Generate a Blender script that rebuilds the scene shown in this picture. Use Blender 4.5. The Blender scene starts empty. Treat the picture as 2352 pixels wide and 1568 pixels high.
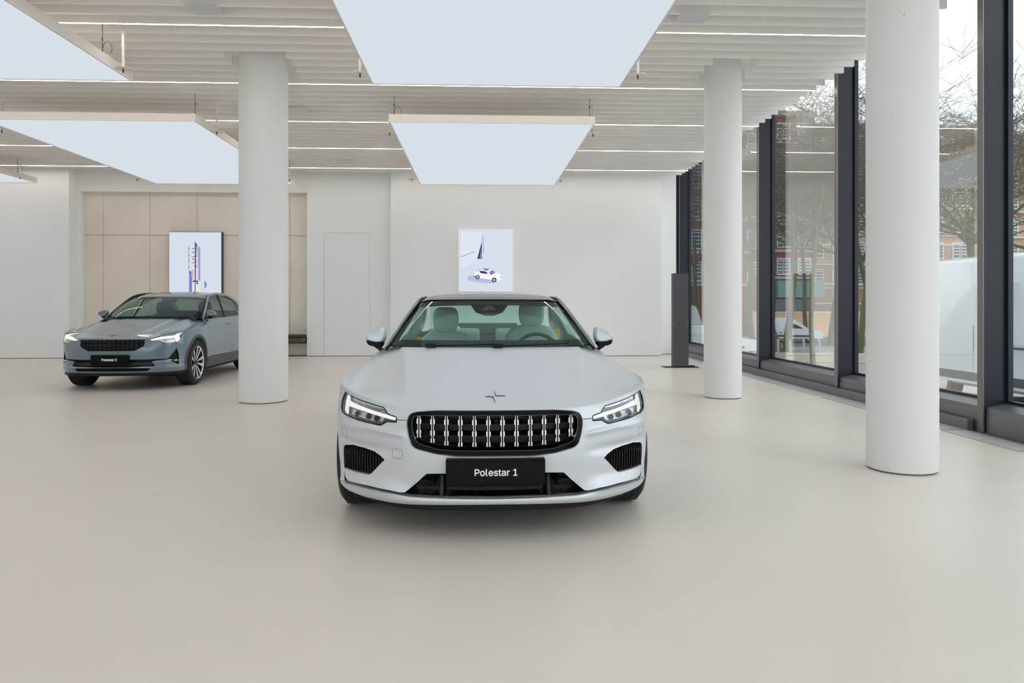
import bpy, bmesh, math, random
from mathutils import Vector, Matrix
from mathutils.bvhtree import BVHTree
from mathutils.geometry import delaunay_2d_cdt

# ------------------------------------------------------------------ camera, world, exposure
SC = bpy.context.scene
COL = SC.collection
F_PX, HOR, CX, EYE = 1700.0, 695.0, 1176.0, 1.27
YAW = math.atan(76 / 1700.0)
cam_data = bpy.data.cameras.new('camera')
cam_data.sensor_width = 36.0
cam_data.lens = 36.0 * F_PX / 2352.0
cam_data.shift_y = -(784 - HOR) / 2352.0
cam_data.clip_end = 400
cam = bpy.data.objects.new('camera', cam_data)
cam.location = (0, 0, EYE)
cam.rotation_euler = (math.pi / 2, 0, -YAW)
COL.objects.link(cam)
SC.camera = cam

SC.view_settings.view_transform = 'Standard'
SC.view_settings.look = 'None'
SC.view_settings.gamma = 1.0
SC.view_settings.exposure = 0.0
SC.view_settings.use_curve_mapping = False
SC.cycles.max_bounces = 14
SC.cycles.diffuse_bounces = 8
SC.cycles.glossy_bounces = 5
SC.cycles.transparent_max_bounces = 24

world = bpy.data.worlds.new('overcast_sky')
SC.world = world
world.use_nodes = True
wn = world.node_tree
wn.nodes.clear()
w_out = wn.nodes.new('ShaderNodeOutputWorld')
w_bg = wn.nodes.new('ShaderNodeBackground')
w_geo = wn.nodes.new('ShaderNodeTexCoord')
w_noise = wn.nodes.new('ShaderNodeTexNoise')
w_noise.inputs['Scale'].default_value = 2.5
w_ramp = wn.nodes.new('ShaderNodeValToRGB')
w_ramp.color_ramp.elements[0].color = (0.80, 0.89, 1.0, 1)
w_ramp.color_ramp.elements[0].position = 0.35
w_ramp.color_ramp.elements[1].color = (1.0, 1.0, 1.0, 1)
w_ramp.color_ramp.elements[1].position = 0.6
wn.links.new(w_geo.outputs['Generated'], w_noise.inputs['Vector'])
wn.links.new(w_noise.outputs['Fac'], w_ramp.inputs['Fac'])
wn.links.new(w_ramp.outputs['Color'], w_bg.inputs['Color'])
w_bg.inputs['Strength'].default_value = 2.1
wn.links.new(w_bg.outputs['Background'], w_out.inputs['Surface'])

PANEL_L = 0.80      # radiance of the luminous ceiling panels
STRIP_L = 31.0       # radiance of the linear light strips

# daylight that enters through the glazed front: a soft sun lamp with a wide angle
sun = bpy.data.lights.new('hazy_sun', 'SUN')
sun.energy = 0.6
sun.angle = math.radians(25)
sun_o = bpy.data.objects.new('hazy_sun', sun)
sun_o.rotation_euler = (math.radians(35), math.radians(48), 0)
COL.objects.link(sun_o)

# ------------------------------------------------------------------ measuring helpers
_c, _s = math.cos(YAW), math.sin(YAW)
def ray(px, py):
    a = (px - CX) / F_PX; b = -(py - HOR) / F_PX
    return Vector((a * _c + _s, _c - a * _s, b))
def on_y(px, py, Y):
    r = ray(px, py); t = Y / r.y
    return Vector((r.x * t, Y, EYE + r.z * t))
def on_z(px, py, Z):
    r = ray(px, py); t = (Z - EYE) / r.z
    return Vector((r.x * t, r.y * t, Z))
def on_x(px, py, X):
    r = ray(px, py); t = X / r.x
    return Vector((X, r.y * t, EYE + r.z * t))

# ------------------------------------------------------------------ materials
MATS = {}
def mat(name, col, rough=0.5, metal=0.0, spec=0.5, coat=0.0, emit=None, estr=0.0, coat_rough=0.03,
        noise=None, bump=None):
    if name in MATS: return MATS[name]
    m = bpy.data.materials.new(name); m.use_nodes = True
    nt = m.node_tree; b = nt.nodes['Principled BSDF']
    b.inputs['Base Color'].default_value = (*col, 1)
    b.inputs['Roughness'].default_value = rough
    b.inputs['Metallic'].default_value = metal
    b.inputs['Specular IOR Level'].default_value = spec
    b.inputs['Coat Weight'].default_value = coat
    b.inputs['Coat Roughness'].default_value = coat_rough
    if emit:
        b.inputs['Emission Color'].default_value = (*emit, 1)
        b.inputs['Emission Strength'].default_value = estr
    if noise:                       # (scale, second colour, detail, stretch)
        tc = nt.nodes.new('ShaderNodeTexCoord'); mp = nt.nodes.new('ShaderNodeMapping')
        tx = nt.nodes.new('ShaderNodeTexNoise'); rp = nt.nodes.new('ShaderNodeValToRGB')
        tx.inputs['Scale'].default_value = noise[0]; tx.inputs['Detail'].default_value = noise[2]
        mp.inputs['Scale'].default_value = noise[3]
        rp.color_ramp.elements[0].color = (*col, 1); rp.color_ramp.elements[1].color = (*noise[1], 1)
        rp.color_ramp.elements[0].position = 0.35; rp.color_ramp.elements[1].position = 0.68
        nt.links.new(tc.outputs['Object'], mp.inputs['Vector']); nt.links.new(mp.outputs['Vector'], tx.inputs['Vector'])
        nt.links.new(tx.outputs['Fac'], rp.inputs['Fac']); nt.links.new(rp.outputs['Color'], b.inputs['Base Color'])
    if bump:                        # (scale, strength, distance)
        tc = nt.nodes.new('ShaderNodeTexCoord'); tx = nt.nodes.new('ShaderNodeTexNoise'); bp = nt.nodes.new('ShaderNodeBump')
        tx.inputs['Scale'].default_value = bump[0]
        bp.inputs['Strength'].default_value = bump[1]; bp.inputs['Distance'].default_value = bump[2]
        nt.links.new(tc.outputs['Object'], tx.inputs['Vector']); nt.links.new(tx.outputs['Fac'], bp.inputs['Height'])
        nt.links.new(bp.outputs['Normal'], b.inputs['Normal'])
    MATS[name] = m
    return m

def glass_mat(name, tint, boost=1.0, rough=0.0, veil=None):
    """thin sheet of glass: tinted see-through plus Fresnel mirror reflection"""
    if name in MATS: return MATS[name]
    m = bpy.data.materials.new(name); m.use_nodes = True
    nt = m.node_tree; nt.nodes.clear()
    out = nt.nodes.new('ShaderNodeOutputMaterial'); mix = nt.nodes.new('ShaderNodeMixShader')
    tr = nt.nodes.new('ShaderNodeBsdfTransparent'); gl = nt.nodes.new('ShaderNodeBsdfGlossy')
    fr = nt.nodes.new('ShaderNodeFresnel'); mu = nt.nodes.new('ShaderNodeMath')
    geo = nt.nodes.new('ShaderNodeNewGeometry')
    fr.inputs['IOR'].default_value = 1.5
    mu.operation = 'MULTIPLY'; mu.inputs[1].default_value = boost; mu.use_clamp = True
    tr.inputs['Color'].default_value = (*tint, 1)
    gl.inputs['Color'].default_value = (1, 1, 1, 1); gl.inputs['Roughness'].default_value = rough
    # Fresnel of a thin sheet is the same from both sides: feed the outward IOR when seen from behind
    ior = nt.nodes.new('ShaderNodeMix'); ior.data_type = 'FLOAT'
    ior.inputs[2].default_value = 1.5; ior.inputs[3].default_value = 1 / 1.5
    nt.links.new(geo.outputs['Backfacing'], ior.inputs[0]); nt.links.new(ior.outputs[0], fr.inputs['IOR'])
    nt.links.new(fr.outputs['Fac'], mu.inputs[0]); nt.links.new(mu.outputs[0], mix.inputs['Fac'])
    nt.links.new(tr.outputs[0], mix.inputs[1]); nt.links.new(gl.outputs[0], mix.inputs[2])
    nt.links.new(mix.outputs[0], out.inputs['Surface'])
    MATS[name] = m
    return m

def emit_mat(name, col, strength):
    if name in MATS: return MATS[name]
    m = bpy.data.materials.new(name); m.use_nodes = True
    nt = m.node_tree; nt.nodes.clear()
    out = nt.nodes.new('ShaderNodeOutputMaterial'); e = nt.nodes.new('ShaderNodeEmission')
    e.inputs['Color'].default_value = (*col, 1); e.inputs['Strength'].default_value = strength
    nt.links.new(e.outputs[0], out.inputs['Surface'])
    MATS[name] = m
    return m

# ------------------------------------------------------------------ object helpers
def link(name, me, parent=None):
    o = bpy.data.objects.new(name, me); COL.objects.link(o)
    if parent is not None: o.parent = parent
    return o
def tag(o, label=None, cat=None, group=None, kind=None):
    if label: o['label'] = label
    if cat: o['category'] = cat
    if group: o['group'] = group
    if kind: o['kind'] = kind
    return o
def thing(name, label, cat, loc=(0, 0, 0), rz=0.0, group=None, kind=None):
    o = bpy.data.objects.new(name, None); COL.objects.link(o)
    o.empty_display_size = 0.1
    o.location = loc; o.rotation_euler = (0, 0, rz)
    return tag(o, label, cat, group, kind)
def copy_tree(o, parent=None):
    c = o.copy(); COL.objects.link(c); c.parent = parent
    for ch in list(o.children): copy_tree(ch, c)
    return c

class MB:
    def __init__(self): self.v = []; self.f = []; self.m = []
    def add(self, vs, fs, mi=0):
        n = len(self.v); self.v += [tuple(p) for p in vs]
        self.f += [tuple(i + n for i in f) for f in fs]; self.m += [mi] * len(fs)
        return self
    def box(self, x0, x1, y0, y1, z0, z1, mi=0):
        vs = [(x, y, z) for z in (z0, z1) for y in (y0, y1) for x in (x0, x1)]
        return self.add(vs, [(0, 2, 3, 1), (4, 5, 7, 6), (0, 1, 5, 4), (2, 6, 7, 3), (0, 4, 6, 2), (1, 3, 7, 5)], mi)
    def prism(self, pts, a, b, axis='y', mi=0):
        """closed polygon of 2-D points extruded along an axis from a to b"""
        n = len(pts)
        def P(p, t):
            return {'y': (p[0], t, p[1]), 'z': (p[0], p[1], t), 'x': (t, p[0], p[1])}[axis]
        vs = [P(p, a) for p in pts] + [P(p, b) for p in pts]
        fs = [tuple(range(n - 1, -1, -1)), tuple(range(n, 2 * n))]
        fs += [(i, (i + 1) % n, n + (i + 1) % n, n + i) for i in range(n)]
        return self.add(vs, fs, mi)
    def tube(self, pts, r, seg=10, mi=0, cap=True):
        pts = [Vector(p) for p in pts]; n = len(pts)
        rr = r if isinstance(r, (list, tuple)) else [r] * n
        vs = []; up = None
        for i, p in enumerate(pts):
            d = (pts[min(i + 1, n - 1)] - pts[max(i - 1, 0)]).normalized()
            if up is None:
                up = Vector((0, 0, 1)) if abs(d.z) < 0.9 else Vector((1, 0, 0))
            a = d.cross(up).normalized(); up = a.cross(d).normalized()
            for k in range(seg):
                t = 2 * math.pi * k / seg
                vs.append(p + (a * math.cos(t) + up * math.sin(t)) * rr[i])
        fs = [(i * seg + k, i * seg + (k + 1) % seg, (i + 1) * seg + (k + 1) % seg, (i + 1) * seg + k)
              for i in range(n - 1) for k in range(seg)]
        if cap: fs += [tuple(range(seg - 1, -1, -1)), tuple((n - 1) * seg + k for k in range(seg))]
        return self.add(vs, fs, mi)
    def lathe(self, prof, seg=48, axis='z', c=(0, 0, 0), mi=0, closed=False):
        """profile of (radius, height) turned about an axis"""
        vs = []; n = len(prof)
        for k in range(seg):
            t = 2 * math.pi * k / seg; ct, st = math.cos(t), math.sin(t)
            for r, h in prof:
                p = {'z': (r * ct, r * st, h), 'x': (h, r * ct, r * st), 'y': (r * ct, h, r * st)}[axis]
                vs.append((p[0] + c[0], p[1] + c[1], p[2] + c[2]))
        fs = []
        for k in range(seg):
            k2 = (k + 1) % seg
            for i in range(n if closed else n - 1):
                j = (i + 1) % n
                fs.append((k * n + i, k2 * n + i, k2 * n + j, k * n + j))
        return self.add(vs, fs, mi)
    def xf(self, M):
        self.v = [tuple(M @ Vector(p)) for p in self.v]; return self
    def build(self, name, mats, parent=None, smooth=None, bevel=0, subd=0):
        me = bpy.data.meshes.new(name)
        me.from_pydata(self.v, [], self.f)
        if not isinstance(mats, (list, tuple)): mats = [mats]
        for m in mats: me.materials.append(m)
        me.polygons.foreach_set('material_index', self.m)
        bm = bmesh.new(); bm.from_mesh(me)
        bmesh.ops.remove_doubles(bm, verts=bm.verts, dist=1e-5)
        bmesh.ops.recalc_face_normals(bm, faces=bm.faces)
        bm.to_mesh(me); bm.free()
        finish(me, smooth)
        o = link(name, me, parent)
        if bevel:
            b = o.modifiers.new('bevel', 'BEVEL'); b.width = bevel; b.segments = 2; b.limit_method = 'ANGLE'
            b.angle_limit = math.radians(35)
            b.harden_normals = False
        if subd:
            s = o.modifiers.new('sub', 'SUBSURF'); s.levels = subd; s.render_levels = subd
        return o

def finish(me, smooth):
    """smooth = angle in degrees above which edges stay sharp (None: flat)"""
    if smooth is None: return
    me.polygons.foreach_set('use_smooth', [True] * len(me.polygons))
    me.set_sharp_from_angle(angle=math.radians(smooth))
    me.update()

GLYPHS = {"P":[[[60,0],[60,509],[235,509],[272,506],[305,499],[332,487],[356,471],[375,452],[390,430],[400,404],[407,377],[409,348],[407,318],[400,291],[390,265],[375,243],[356,223],[332,207],[305,195],[272,188],[235,186],[109,186],[109,242],[233,242],[257,244],[279,248],[297,256],[312,266],[324,279],[333,294],[339,310],[343,328],[344,348],[343,367],[339,385],[333,402],[324,416],[312,428],[297,439],[279,446],[257,451],[232,452],[125,452],[125,0]]],"o":[[[207,-8],[174,-5],[144,3],[117,16],[93,35],[72,58],[56,85],[44,116],[37,150],[34,187],[37,225],[44,260],[56,291],[72,318],[93,341],[117,360],[144,374],[174,382],[207,384],[241,382],[271,374],[299,360],[323,341],[343,318],[359,291],[371,260],[379,225],[381,187],[379,150],[371,116],[359,85],[343,58],[323,35],[299,16],[271,3],[241,-5]],[[207,46],[231,49],[252,55],[270,66],[285,80],[298,97],[307,117],[314,139],[318,163],[319,187],[318,212],[314,236],[307,258],[298,278],[285,296],[270,310],[252,321],[231,328],[207,330],[184,328],[163,321],[145,310],[130,296],[118,278],[108,258],[102,236],[98,212],[96,187],[98,163],[102,139],[108,117],[118,97],[130,80],[145,66],[163,55],[184,49]]],"l":[[[139,-2],[112,0],[91,8],[74,20],[62,37],[55,59],[53,84],[53,509],[114,509],[114,99],[114,83],[117,71],[120,62],[126,57],[135,53],[146,52],[152,52],[160,53],[167,54],[181,3],[175,1],[169,0],[162,-1],[154,-2],[147,-2]]],"e":[[[212,-8],[177,-5],[145,3],[117,16],[92,35],[72,58],[56,85],[44,116],[37,150],[34,187],[36,224],[44,258],[55,290],[71,317],[91,340],[115,359],[142,373],[172,382],[205,384],[226,383],[246,380],[266,374],[285,366],[303,355],[319,341],[334,324],[347,305],[357,282],[365,256],[370,227],[371,194],[371,169],[75,169],[75,221],[338,221],[310,202],[308,226],[304,248],[298,269],[288,286],[277,301],[263,314],[246,323],[227,328],[205,330],[183,328],[164,323],[146,313],[131,301],[119,286],[109,270],[102,251],[97,231],[96,211],[96,178],[98,151],[102,127],[110,106],[121,88],[135,73],[151,61],[169,53],[190,48],[212,46],[227,47],[241,49],[254,53],[265,58],[276,65],[285,73],[294,82],[300,93],[306,105],[365,91],[358,72],[348,55],[335,39],[320,26],[302,14],[283,4],[261,-3],[237,-7]]],"s":[[[182,-8],[157,-7],[133,-3],[112,3],[93,12],[76,24],[62,38],[50,54],[41,73],[36,94],[94,107],[101,87],[111,72],[124,60],[141,52],[160,47],[181,45],[206,47],[227,53],[244,62],[258,74],[265,88],[268,103],[266,115],[262,126],[254,136],[243,144],[229,150],[212,155],[149,170],[118,180],[92,192],[72,208],[58,227],[50,249],[47,274],[49,295],[55,314],[65,332],[79,347],[95,360],[115,370],[137,378],[161,383],[187,384],[212,383],[234,379],[254,372],[271,363],[286,352],[299,339],[309,324],[318,308],[324,290],[268,277],[262,291],[254,304],[243,316],[228,325],[210,331],[187,333],[166,331],[147,326],[131,317],[119,305],[111,292],[109,277],[110,264],[115,253],[124,243],[136,235],[152,229],[172,223],[229,209],[261,200],[287,187],[306,171],[320,153],[328,131],[331,107],[329,85],[323,65],[312,47],[298,31],[281,18],[260,6],[236,-2],[210,-7]]],"t":[[[204,379],[204,327],[6,327],[6,379]],[[65,471],[126,471],[126,98],[127,83],[130,70],[136,61],[144,55],[156,51],[170,50],[180,50],[191,52],[197,53],[213,2],[207,0],[200,-2],[192,-3],[184,-3],[176,-4],[168,-4],[138,-1],[113,7],[92,21],[77,41],[68,64],[65,93]]],"a":[[[160,-9],[137,-7],[115,-3],[94,5],[76,15],[60,29],[48,45],[38,63],[32,84],[30,108],[32,128],[36,146],[43,161],[53,174],[64,184],[78,193],[92,200],[108,206],[125,211],[143,214],[161,217],[178,220],[234,227],[247,229],[257,231],[265,235],[271,240],[274,246],[276,255],[275,272],[272,285],[267,297],[260,307],[251,315],[240,322],[227,327],[212,330],[196,331],[178,330],[163,327],[149,322],[137,316],[127,309],[118,301],[110,292],[104,283],[100,274],[41,291],[51,313],[64,331],[79,346],[95,358],[114,368],[133,375],[153,380],[173,383],[194,384],[208,384],[223,382],[239,379],[255,375],[271,369],[286,360],[300,350],[312,336],[322,320],[330,301],[335,278],[337,251],[337,0],[277,0],[277,52],[267,43],[260,34],[252,25],[242,16],[229,8],[215,1],[199,-4],[181,-7]],[[170,45],[192,47],[211,51],[228,59],[242,68],[254,80],[263,93],[270,108],[274,122],[276,138],[276,190],[267,184],[259,182],[251,180],[241,178],[231,176],[221,174],[210,173],[200,171],[175,168],[161,166],[147,163],[134,159],[122,153],[112,147],[103,139],[97,130],[93,118],[92,105],[93,93],[96,82],[102,72],[109,64],[119,57],[130,52],[142,48],[156,46]]],"r":[[[53,0],[53,379],[112,379],[112,321],[124,339],[137,354],[152,367],[171,377],[191,383],[213,385],[223,385],[229,384],[243,384],[243,322],[236,324],[223,325],[215,326],[207,326],[190,324],[174,321],[159,315],[146,306],[135,296],[126,284],[119,269],[115,254],[114,237],[114,0]]],"1":[[[76,0],[76,55],[391,55],[391,0]],[[276,509],[276,0],[212,0],[212,448],[86,358],[86,427],[198,509]]],"2":[[[64,0],[64,47],[234,229],[252,248],[268,266],[282,282],[294,298],[303,312],[311,327],[316,341],[319,356],[320,371],[319,389],[315,405],[308,419],[298,431],[287,441],[273,449],[258,455],[241,458],[224,460],[205,458],[188,454],[172,447],[159,438],[148,427],[139,413],[132,398],[128,381],[127,362],[66,362],[68,391],[75,418],[86,442],[102,464],[121,482],[143,496],[168,507],[196,513],[225,516],[254,513],[281,507],[306,497],[328,482],[346,465],[361,445],[372,423],[379,398],[381,372],[380,354],[377,336],[371,318],[363,299],[351,280],[336,259],[317,235],[294,209],[267,180],[153,60],[389,57],[389,0]]]}
ADV = {'P': 436, 'o': 412, 'l': 232, 'e': 400, 's': 362, 't': 232, 'a': 388, 'r': 254, '1': 300, '2': 440, ' ': 130}
def lettering(name, body, width, m, parent, loc, bold=0.0010):
    """raised grotesque letters facing -y, centred on loc (baseline height)"""
    x = 0; mb = MB(); parts = []
    for ch in body:
        if ch != ' ': parts.append((x - (70 if ch == '1' else 0), GLYPHS[ch]))
        x += ADV[ch]
    x0 = 40; k = width / (x - 70)
    for off, cs0 in parts:
        cs = []; g = bold / k
        for c in cs0:
            n = len(c); cc = []
            for i in range(n):
                t = (Vector(c[(i + 1) % n]) - Vector(c[i - 1])).normalized()
                cc.append((c[i][0] - t.y * g, c[i][1] + t.x * g))
            cs.append(cc)
        vs = []; es = []
        for c in cs:
            n0 = len(vs); vs += [Vector((p[0], p[1])) for p in c]
            es += [(n0 + i, n0 + (i + 1) % len(c)) for i in range(len(c))]
        r = delaunay_2d_cdt(vs, es, [], 0, 1e-4)
        def wind(px, py):
            w = 0
            for c in cs:
                for i in range(len(c)):
                    (ax, ay), (bx, by) = c[i], c[(i + 1) % len(c)]
                    if (ay <= py) != (by <= py):
                        if ax + (bx - ax) * (py - ay) / (by - ay) > px: w += 1 if by > ay else -1
            return w
        tr_ = [t for t in r[2] if wind(sum(r[0][i].x for i in t) / 3, sum(r[0][i].y for i in t) / 3) != 0]
        P = [((p.x + off - x0) * k - width / 2, 0, p.y * k) for p in r[0]]
        n = len(P)
        ec = {}
        for t in tr_:
            for i in range(3):
                a, b = t[i], t[(i + 1) % 3]; ec.setdefault((min(a, b), max(a, b)), []).append((a, b))
        mb.add([(a, -0.0008, c) for a, b, c in P] + P, [tuple(t) for t in tr_] + [(v[0][1], v[0][0], v[0][0] + n, v[0][1] + n) for v in ec.values() if len(v) == 1])
    o = mb.build(name, m, parent); o.location = loc
    return o

def catmull(keys, ts_per):
    """Catmull-Rom through keys (tuples of any length); ts_per samples per span"""
    out = []; n = len(keys)
    for i in range(n - 1):
        p0 = keys[max(i - 1, 0)]; p1 = keys[i]; p2 = keys[i + 1]; p3 = keys[min(i + 2, n - 1)]
        if i == 0: p0 = tuple(2 * a - b for a, b in zip(p1, p2))
        if i == n - 2: p3 = tuple(2 * a - b for a, b in zip(p2, p1))
        m = ts_per if isinstance(ts_per, int) else ts_per[i]
        for k in range(m):
            t = k / m
            out.append(tuple(0.5 * ((2 * b) + (-a + c) * t + (2 * a - 5 * b + 4 * c - d) * t * t +
                                    (-a + 3 * b - 3 * c + d) * t ** 3) for a, b, c, d in zip(p0, p1, p2, p3)))
    out.append(tuple(keys[-1]))
    return out

def lerp1(tab, x):
    """piecewise-linear table lookup with smooth (cosine-free) cubic Hermite feel"""
    if x <= tab[0][0]: return tab[0][1]
    for (a, fa), (b, fb) in zip(tab, tab[1:]):
        if x <= b: return fa + (fb - fa) * (x - a) / (b - a)
    return tab[-1][1]
class Curve1:
    """smooth monotone-ish interpolation of a table (Catmull-Rom on uneven knots)"""
    def __init__(self, tab):
        self.t = tab; n = len(tab); self.m = []
        for i in range(n):
            a = tab[max(i - 1, 0)]; b = tab[min(i + 1, n - 1)]
            self.m.append((b[1] - a[1]) / (b[0] - a[0]))
    def __call__(self, x):
        t = self.t
        if x <= t[0][0]: return t[0][1]
        if x >= t[-1][0]: return t[-1][1]
        for i in range(len(t) - 1):
            if x <= t[i + 1][0]:
                h = t[i + 1][0] - t[i][0]; s = (x - t[i][0]) / h
                return ((2 * s ** 3 - 3 * s * s + 1) * t[i][1] + (s ** 3 - 2 * s * s + s) * h * self.m[i] +
                        (-2 * s ** 3 + 3 * s * s) * t[i + 1][1] + (s ** 3 - s * s) * h * self.m[i + 1])
def smooth01(x): x = max(0.0, min(1.0, x)); return x * x * (3 - 2 * x)

# ================================================================== THE ROOM
M_floor = mat('resin_floor', (0.695, 0.635, 0.585), 0.36, spec=0.42, noise=(0.55, (0.74, 0.68, 0.63), 5, (1, 1, 1)))
M_wall = mat('white_plaster', (0.84, 0.845, 0.84), 0.8, spec=0.2)
M_slat = mat('white_ceiling_board', (0.92, 0.905, 0.88), 0.6, spec=0.25)
M_col = mat('white_column_paint', (0.79, 0.79, 0.785), 0.55, spec=0.3)
M_stone = mat('travertine', (0.74, 0.67, 0.585), 0.75, spec=0.2, noise=(1.3, (0.80, 0.74, 0.66), 8, (1, 1, 0.6)))
M_joint = mat('dark_joint', (0.12, 0.11, 0.10), 0.8)
M_frame = mat('panel_frame_white', (0.80, 0.76, 0.70), 0.5, spec=0.3)
M_diff = emit_mat('panel_diffuser', (0.86, 0.93, 1.0), PANEL_L)
M_strip = emit_mat('strip_diffuser', (1.0, 0.95, 0.89), STRIP_L)
M_mull = mat('anthracite_mullion', (0.014, 0.018, 0.030), 0.30, spec=0.4)
M_mullL = mat('anthracite_sill', (0.20, 0.205, 0.22), 0.38, metal=0.5)
M_alu = mat('brushed_aluminium', (0.55, 0.53, 0.50), 0.3, metal=0.9)
M_glass = glass_mat('window_glass', (0.96, 0.985, 0.98), 2.3)
M_strip_e = mat('mullion_edge', (0.22, 0.215, 0.21), 0.35, metal=0.6)
M_black = mat('black_rubber', (0.012, 0.012, 0.013), 0.6)
M_cable = mat('steel_cable', (0.08, 0.075, 0.07), 0.4, metal=0.6)

ZC = 4.32                      # underside of the ceiling boards
def struct(mb, name, m, parent=None, **k):
    o = mb.build(name, m, parent, **k); 
    if parent is None: o['kind'] = 'structure'
    return o

struct(MB().box(-16, 4.87, -7, 18.2, -0.12, 0), 'floor', M_floor)
struct(MB().box(-16.2, -16, -7.2, 18.4, -0.12, 4.9), 'wall_left', M_wall)
wb = MB().box(-16, 5.3, -7.2, -7, -0.12, 0.25).box(-16, 5.3, -7.2, -7, 4.3, 4.9).box(-16, -9, -7.2, -7, 0.25, 4.3)
for xm in (-6.2, -3.4, -0.6, 2.2, 5.0): wb.box(xm - .06, xm + .06, -7.2, -7, .25, 4.3)
struct(wb, 'wall_behind_camera', M_wall)  # wide opening in this unseen wall is added to let fill light in
struct(MB().box(-9, 5.0, -7.11, -7.09, 0.25, 4.3), 'window_7', glass_mat('window_glass', (0.96, 0.985, 0.98), 2.3))  # unseen glazing, added so sky light reaches car fronts and near floor
struct(MB().box(-16, -9.356, 17.34, 18.4, 0.012, 4.9), 'wall_back_left', M_wall)
struct(MB().box(-9.5, -9.301, 17.75, 18.4, 0.0, 4.9).box(-9.301, -4.0, 17.75, 18.4, 3.875, 4.9), 'wall_back_recess', M_wall)
# stone cladding: one slab mesh with real joints
st = MB(); xs = [-9.301, -8.868, -7.78, -6.69, -5.60, -4.509, -4.0]
for a, b in zip(xs, xs[1:]):
    for z0, z1 in ((0.02, 0.42), (0.426, 2.865), (2.875, 3.875)):
        st.box(a + 0.004, b - 0.004, 17.9, 17.93, z0, z1)
struct(st, 'wall_stone_cladding', M_stone)
struct(MB().box(-9.5, -4.0, 17.93, 18.3, 0, 3.9), 'wall_behind_cladding', M_joint)
# wall with the hidden door
dx0, dx1, dz = -3.675, -2.571, 2.94
struct(MB().box(-4.062, dx0, 17.7, 18.2, 0.012, 4.9).box(dx1, -2.0, 17.7, 18.2, 0.012, 4.9).box(dx0, dx1, 17.7, 18.2, dz, 4.9),
       'wall_back_door_side', M_wall)
door = thing('door_1', 'white flush door without handle set in the back wall left of the poster', 'door', (dx0, 17.7, 0), kind='structure')
MB().box(0.014, dx1 - dx0 - 0.014, 0.006, 0.05, 0.012, dz - 0.014).build('door_leaf', M_wall, door)
MB().box(0, dx1 - dx0, 0.06, 0.1, 0, dz).build('door_reveal', M_joint, door)
MB().box(0.0, 0.012, -0.004, 0.0, 0.01, dz).box(dx1 - dx0 - 0.012, dx1 - dx0, -0.004, 0, 0.01, dz)\
    .box(0, dx1 - dx0, -0.004, 0, dz - 0.012, dz).build('door_edge_bead', M_wall, door)
struct(MB().box(-2.074, 4.352, 17.5, 18.2, 0.012, 4.9), 'wall_back', M_wall)
struct(MB().box(4.352, 4.845, 18.0, 18.2, 0.012, 2.35).box(4.352, 4.845, 18.004, 18.2, 2.35, 4.9), 'wall_back_right', M_wall)
struct(MB().box(4.845, 5.17, 18.12, 18.3, -0.1, 4.9), 'wall_back_corner', M_mull)
# thin shadow gap under the walls
struct(MB().box(-16, -9.36, 17.36, 17.5, 0, 0.012).box(-4.05, 4.84, 18.02, 18.1, 0, 0.012).box(-2.06, 4.34, 17.52, 17.7, 0, 0.012)
       .box(-4.05, -2.074, 17.72, 17.9, 0, 0.012), 'trim_shadow_gap', M_joint)

# columns: (x, y, radius)
COLS = [(-2.78, 9.70, 0.305, 'thick round white column in front of the blue grey car'),
        (3.28, 9.83, 0.248, 'round white column in the middle distance between the coupe and the windows'),
        (3.235, 5.53, 0.250, 'nearest round white column at the right beside the windows')]
for x, y, r, lb in COLS:
    mb = MB().lathe([(0, 0.008), (r - 0.01, 0.008), (r, 0.016), (r, 4.75), (0, 4.75)], 96)
    t = thing('column', lb, 'column', (x, y, 0))
    pits = [(a / 2.8, 380 + b / 2.8) for a, b in ((1580, 37), (1568, 75), (1543, 170), (1705, 170), (1740, 160), (1732, 200), (1738, 205), (1560, 235), (1552, 233), (1626, 226), (1766, 240))] if x < 0 else \
           ([(1400 + a * .405, b * .405) for a, b in ((1647, 66), (1671, 83), (1746, 159), (1969, 278), (1961, 301), (1952, 375), (1603, 652), (1866, 631), (1899, 696))] if y < 7 else [])
    for k, (px, py) in enumerate(pits):
        d = ray(px, py); A = d.x ** 2 + d.y ** 2; B = -2 * (d.x * x + d.y * y); C_ = x * x + y * y - r * r; D_ = B * B - 4 * A * C_
        if D_ <= 0: continue
        tt = (-B - math.sqrt(D_)) / (2 * A); p = Vector((d.x * tt - x, d.y * tt - y, EYE + d.z * tt)); n_ = Vector((p.x, p.y, 0)).normalized(); u_ = Vector((-n_.y, n_.x, 0))
        rad = (.0028, .0042, .0022)[k % 3]; ring = [p + n_ * .0006 + (u_ * math.cos(a * 1.0472) + Vector((0, 0, 1)) * math.sin(a * 1.0472)) * rad for a in range(6)]
        mb.add([tuple(v) for v in ring] + [tuple(v - n_ * .002) for v in ring], [(0, 1, 2, 3, 4, 5), (11, 10, 9, 8, 7, 6)] + [(i, (i + 1) % 6, 6 + (i + 1) % 6, 6 + i) for i in range(6)], 1)
    mb.build('shaft', [M_col, M_joint], t, smooth=40)
    MB().lathe([(0, 0), (r - 0.012, 0), (r - 0.012, 0.02), (0, 0.02)], 64).build('base_joint', M_joint, t)

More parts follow.
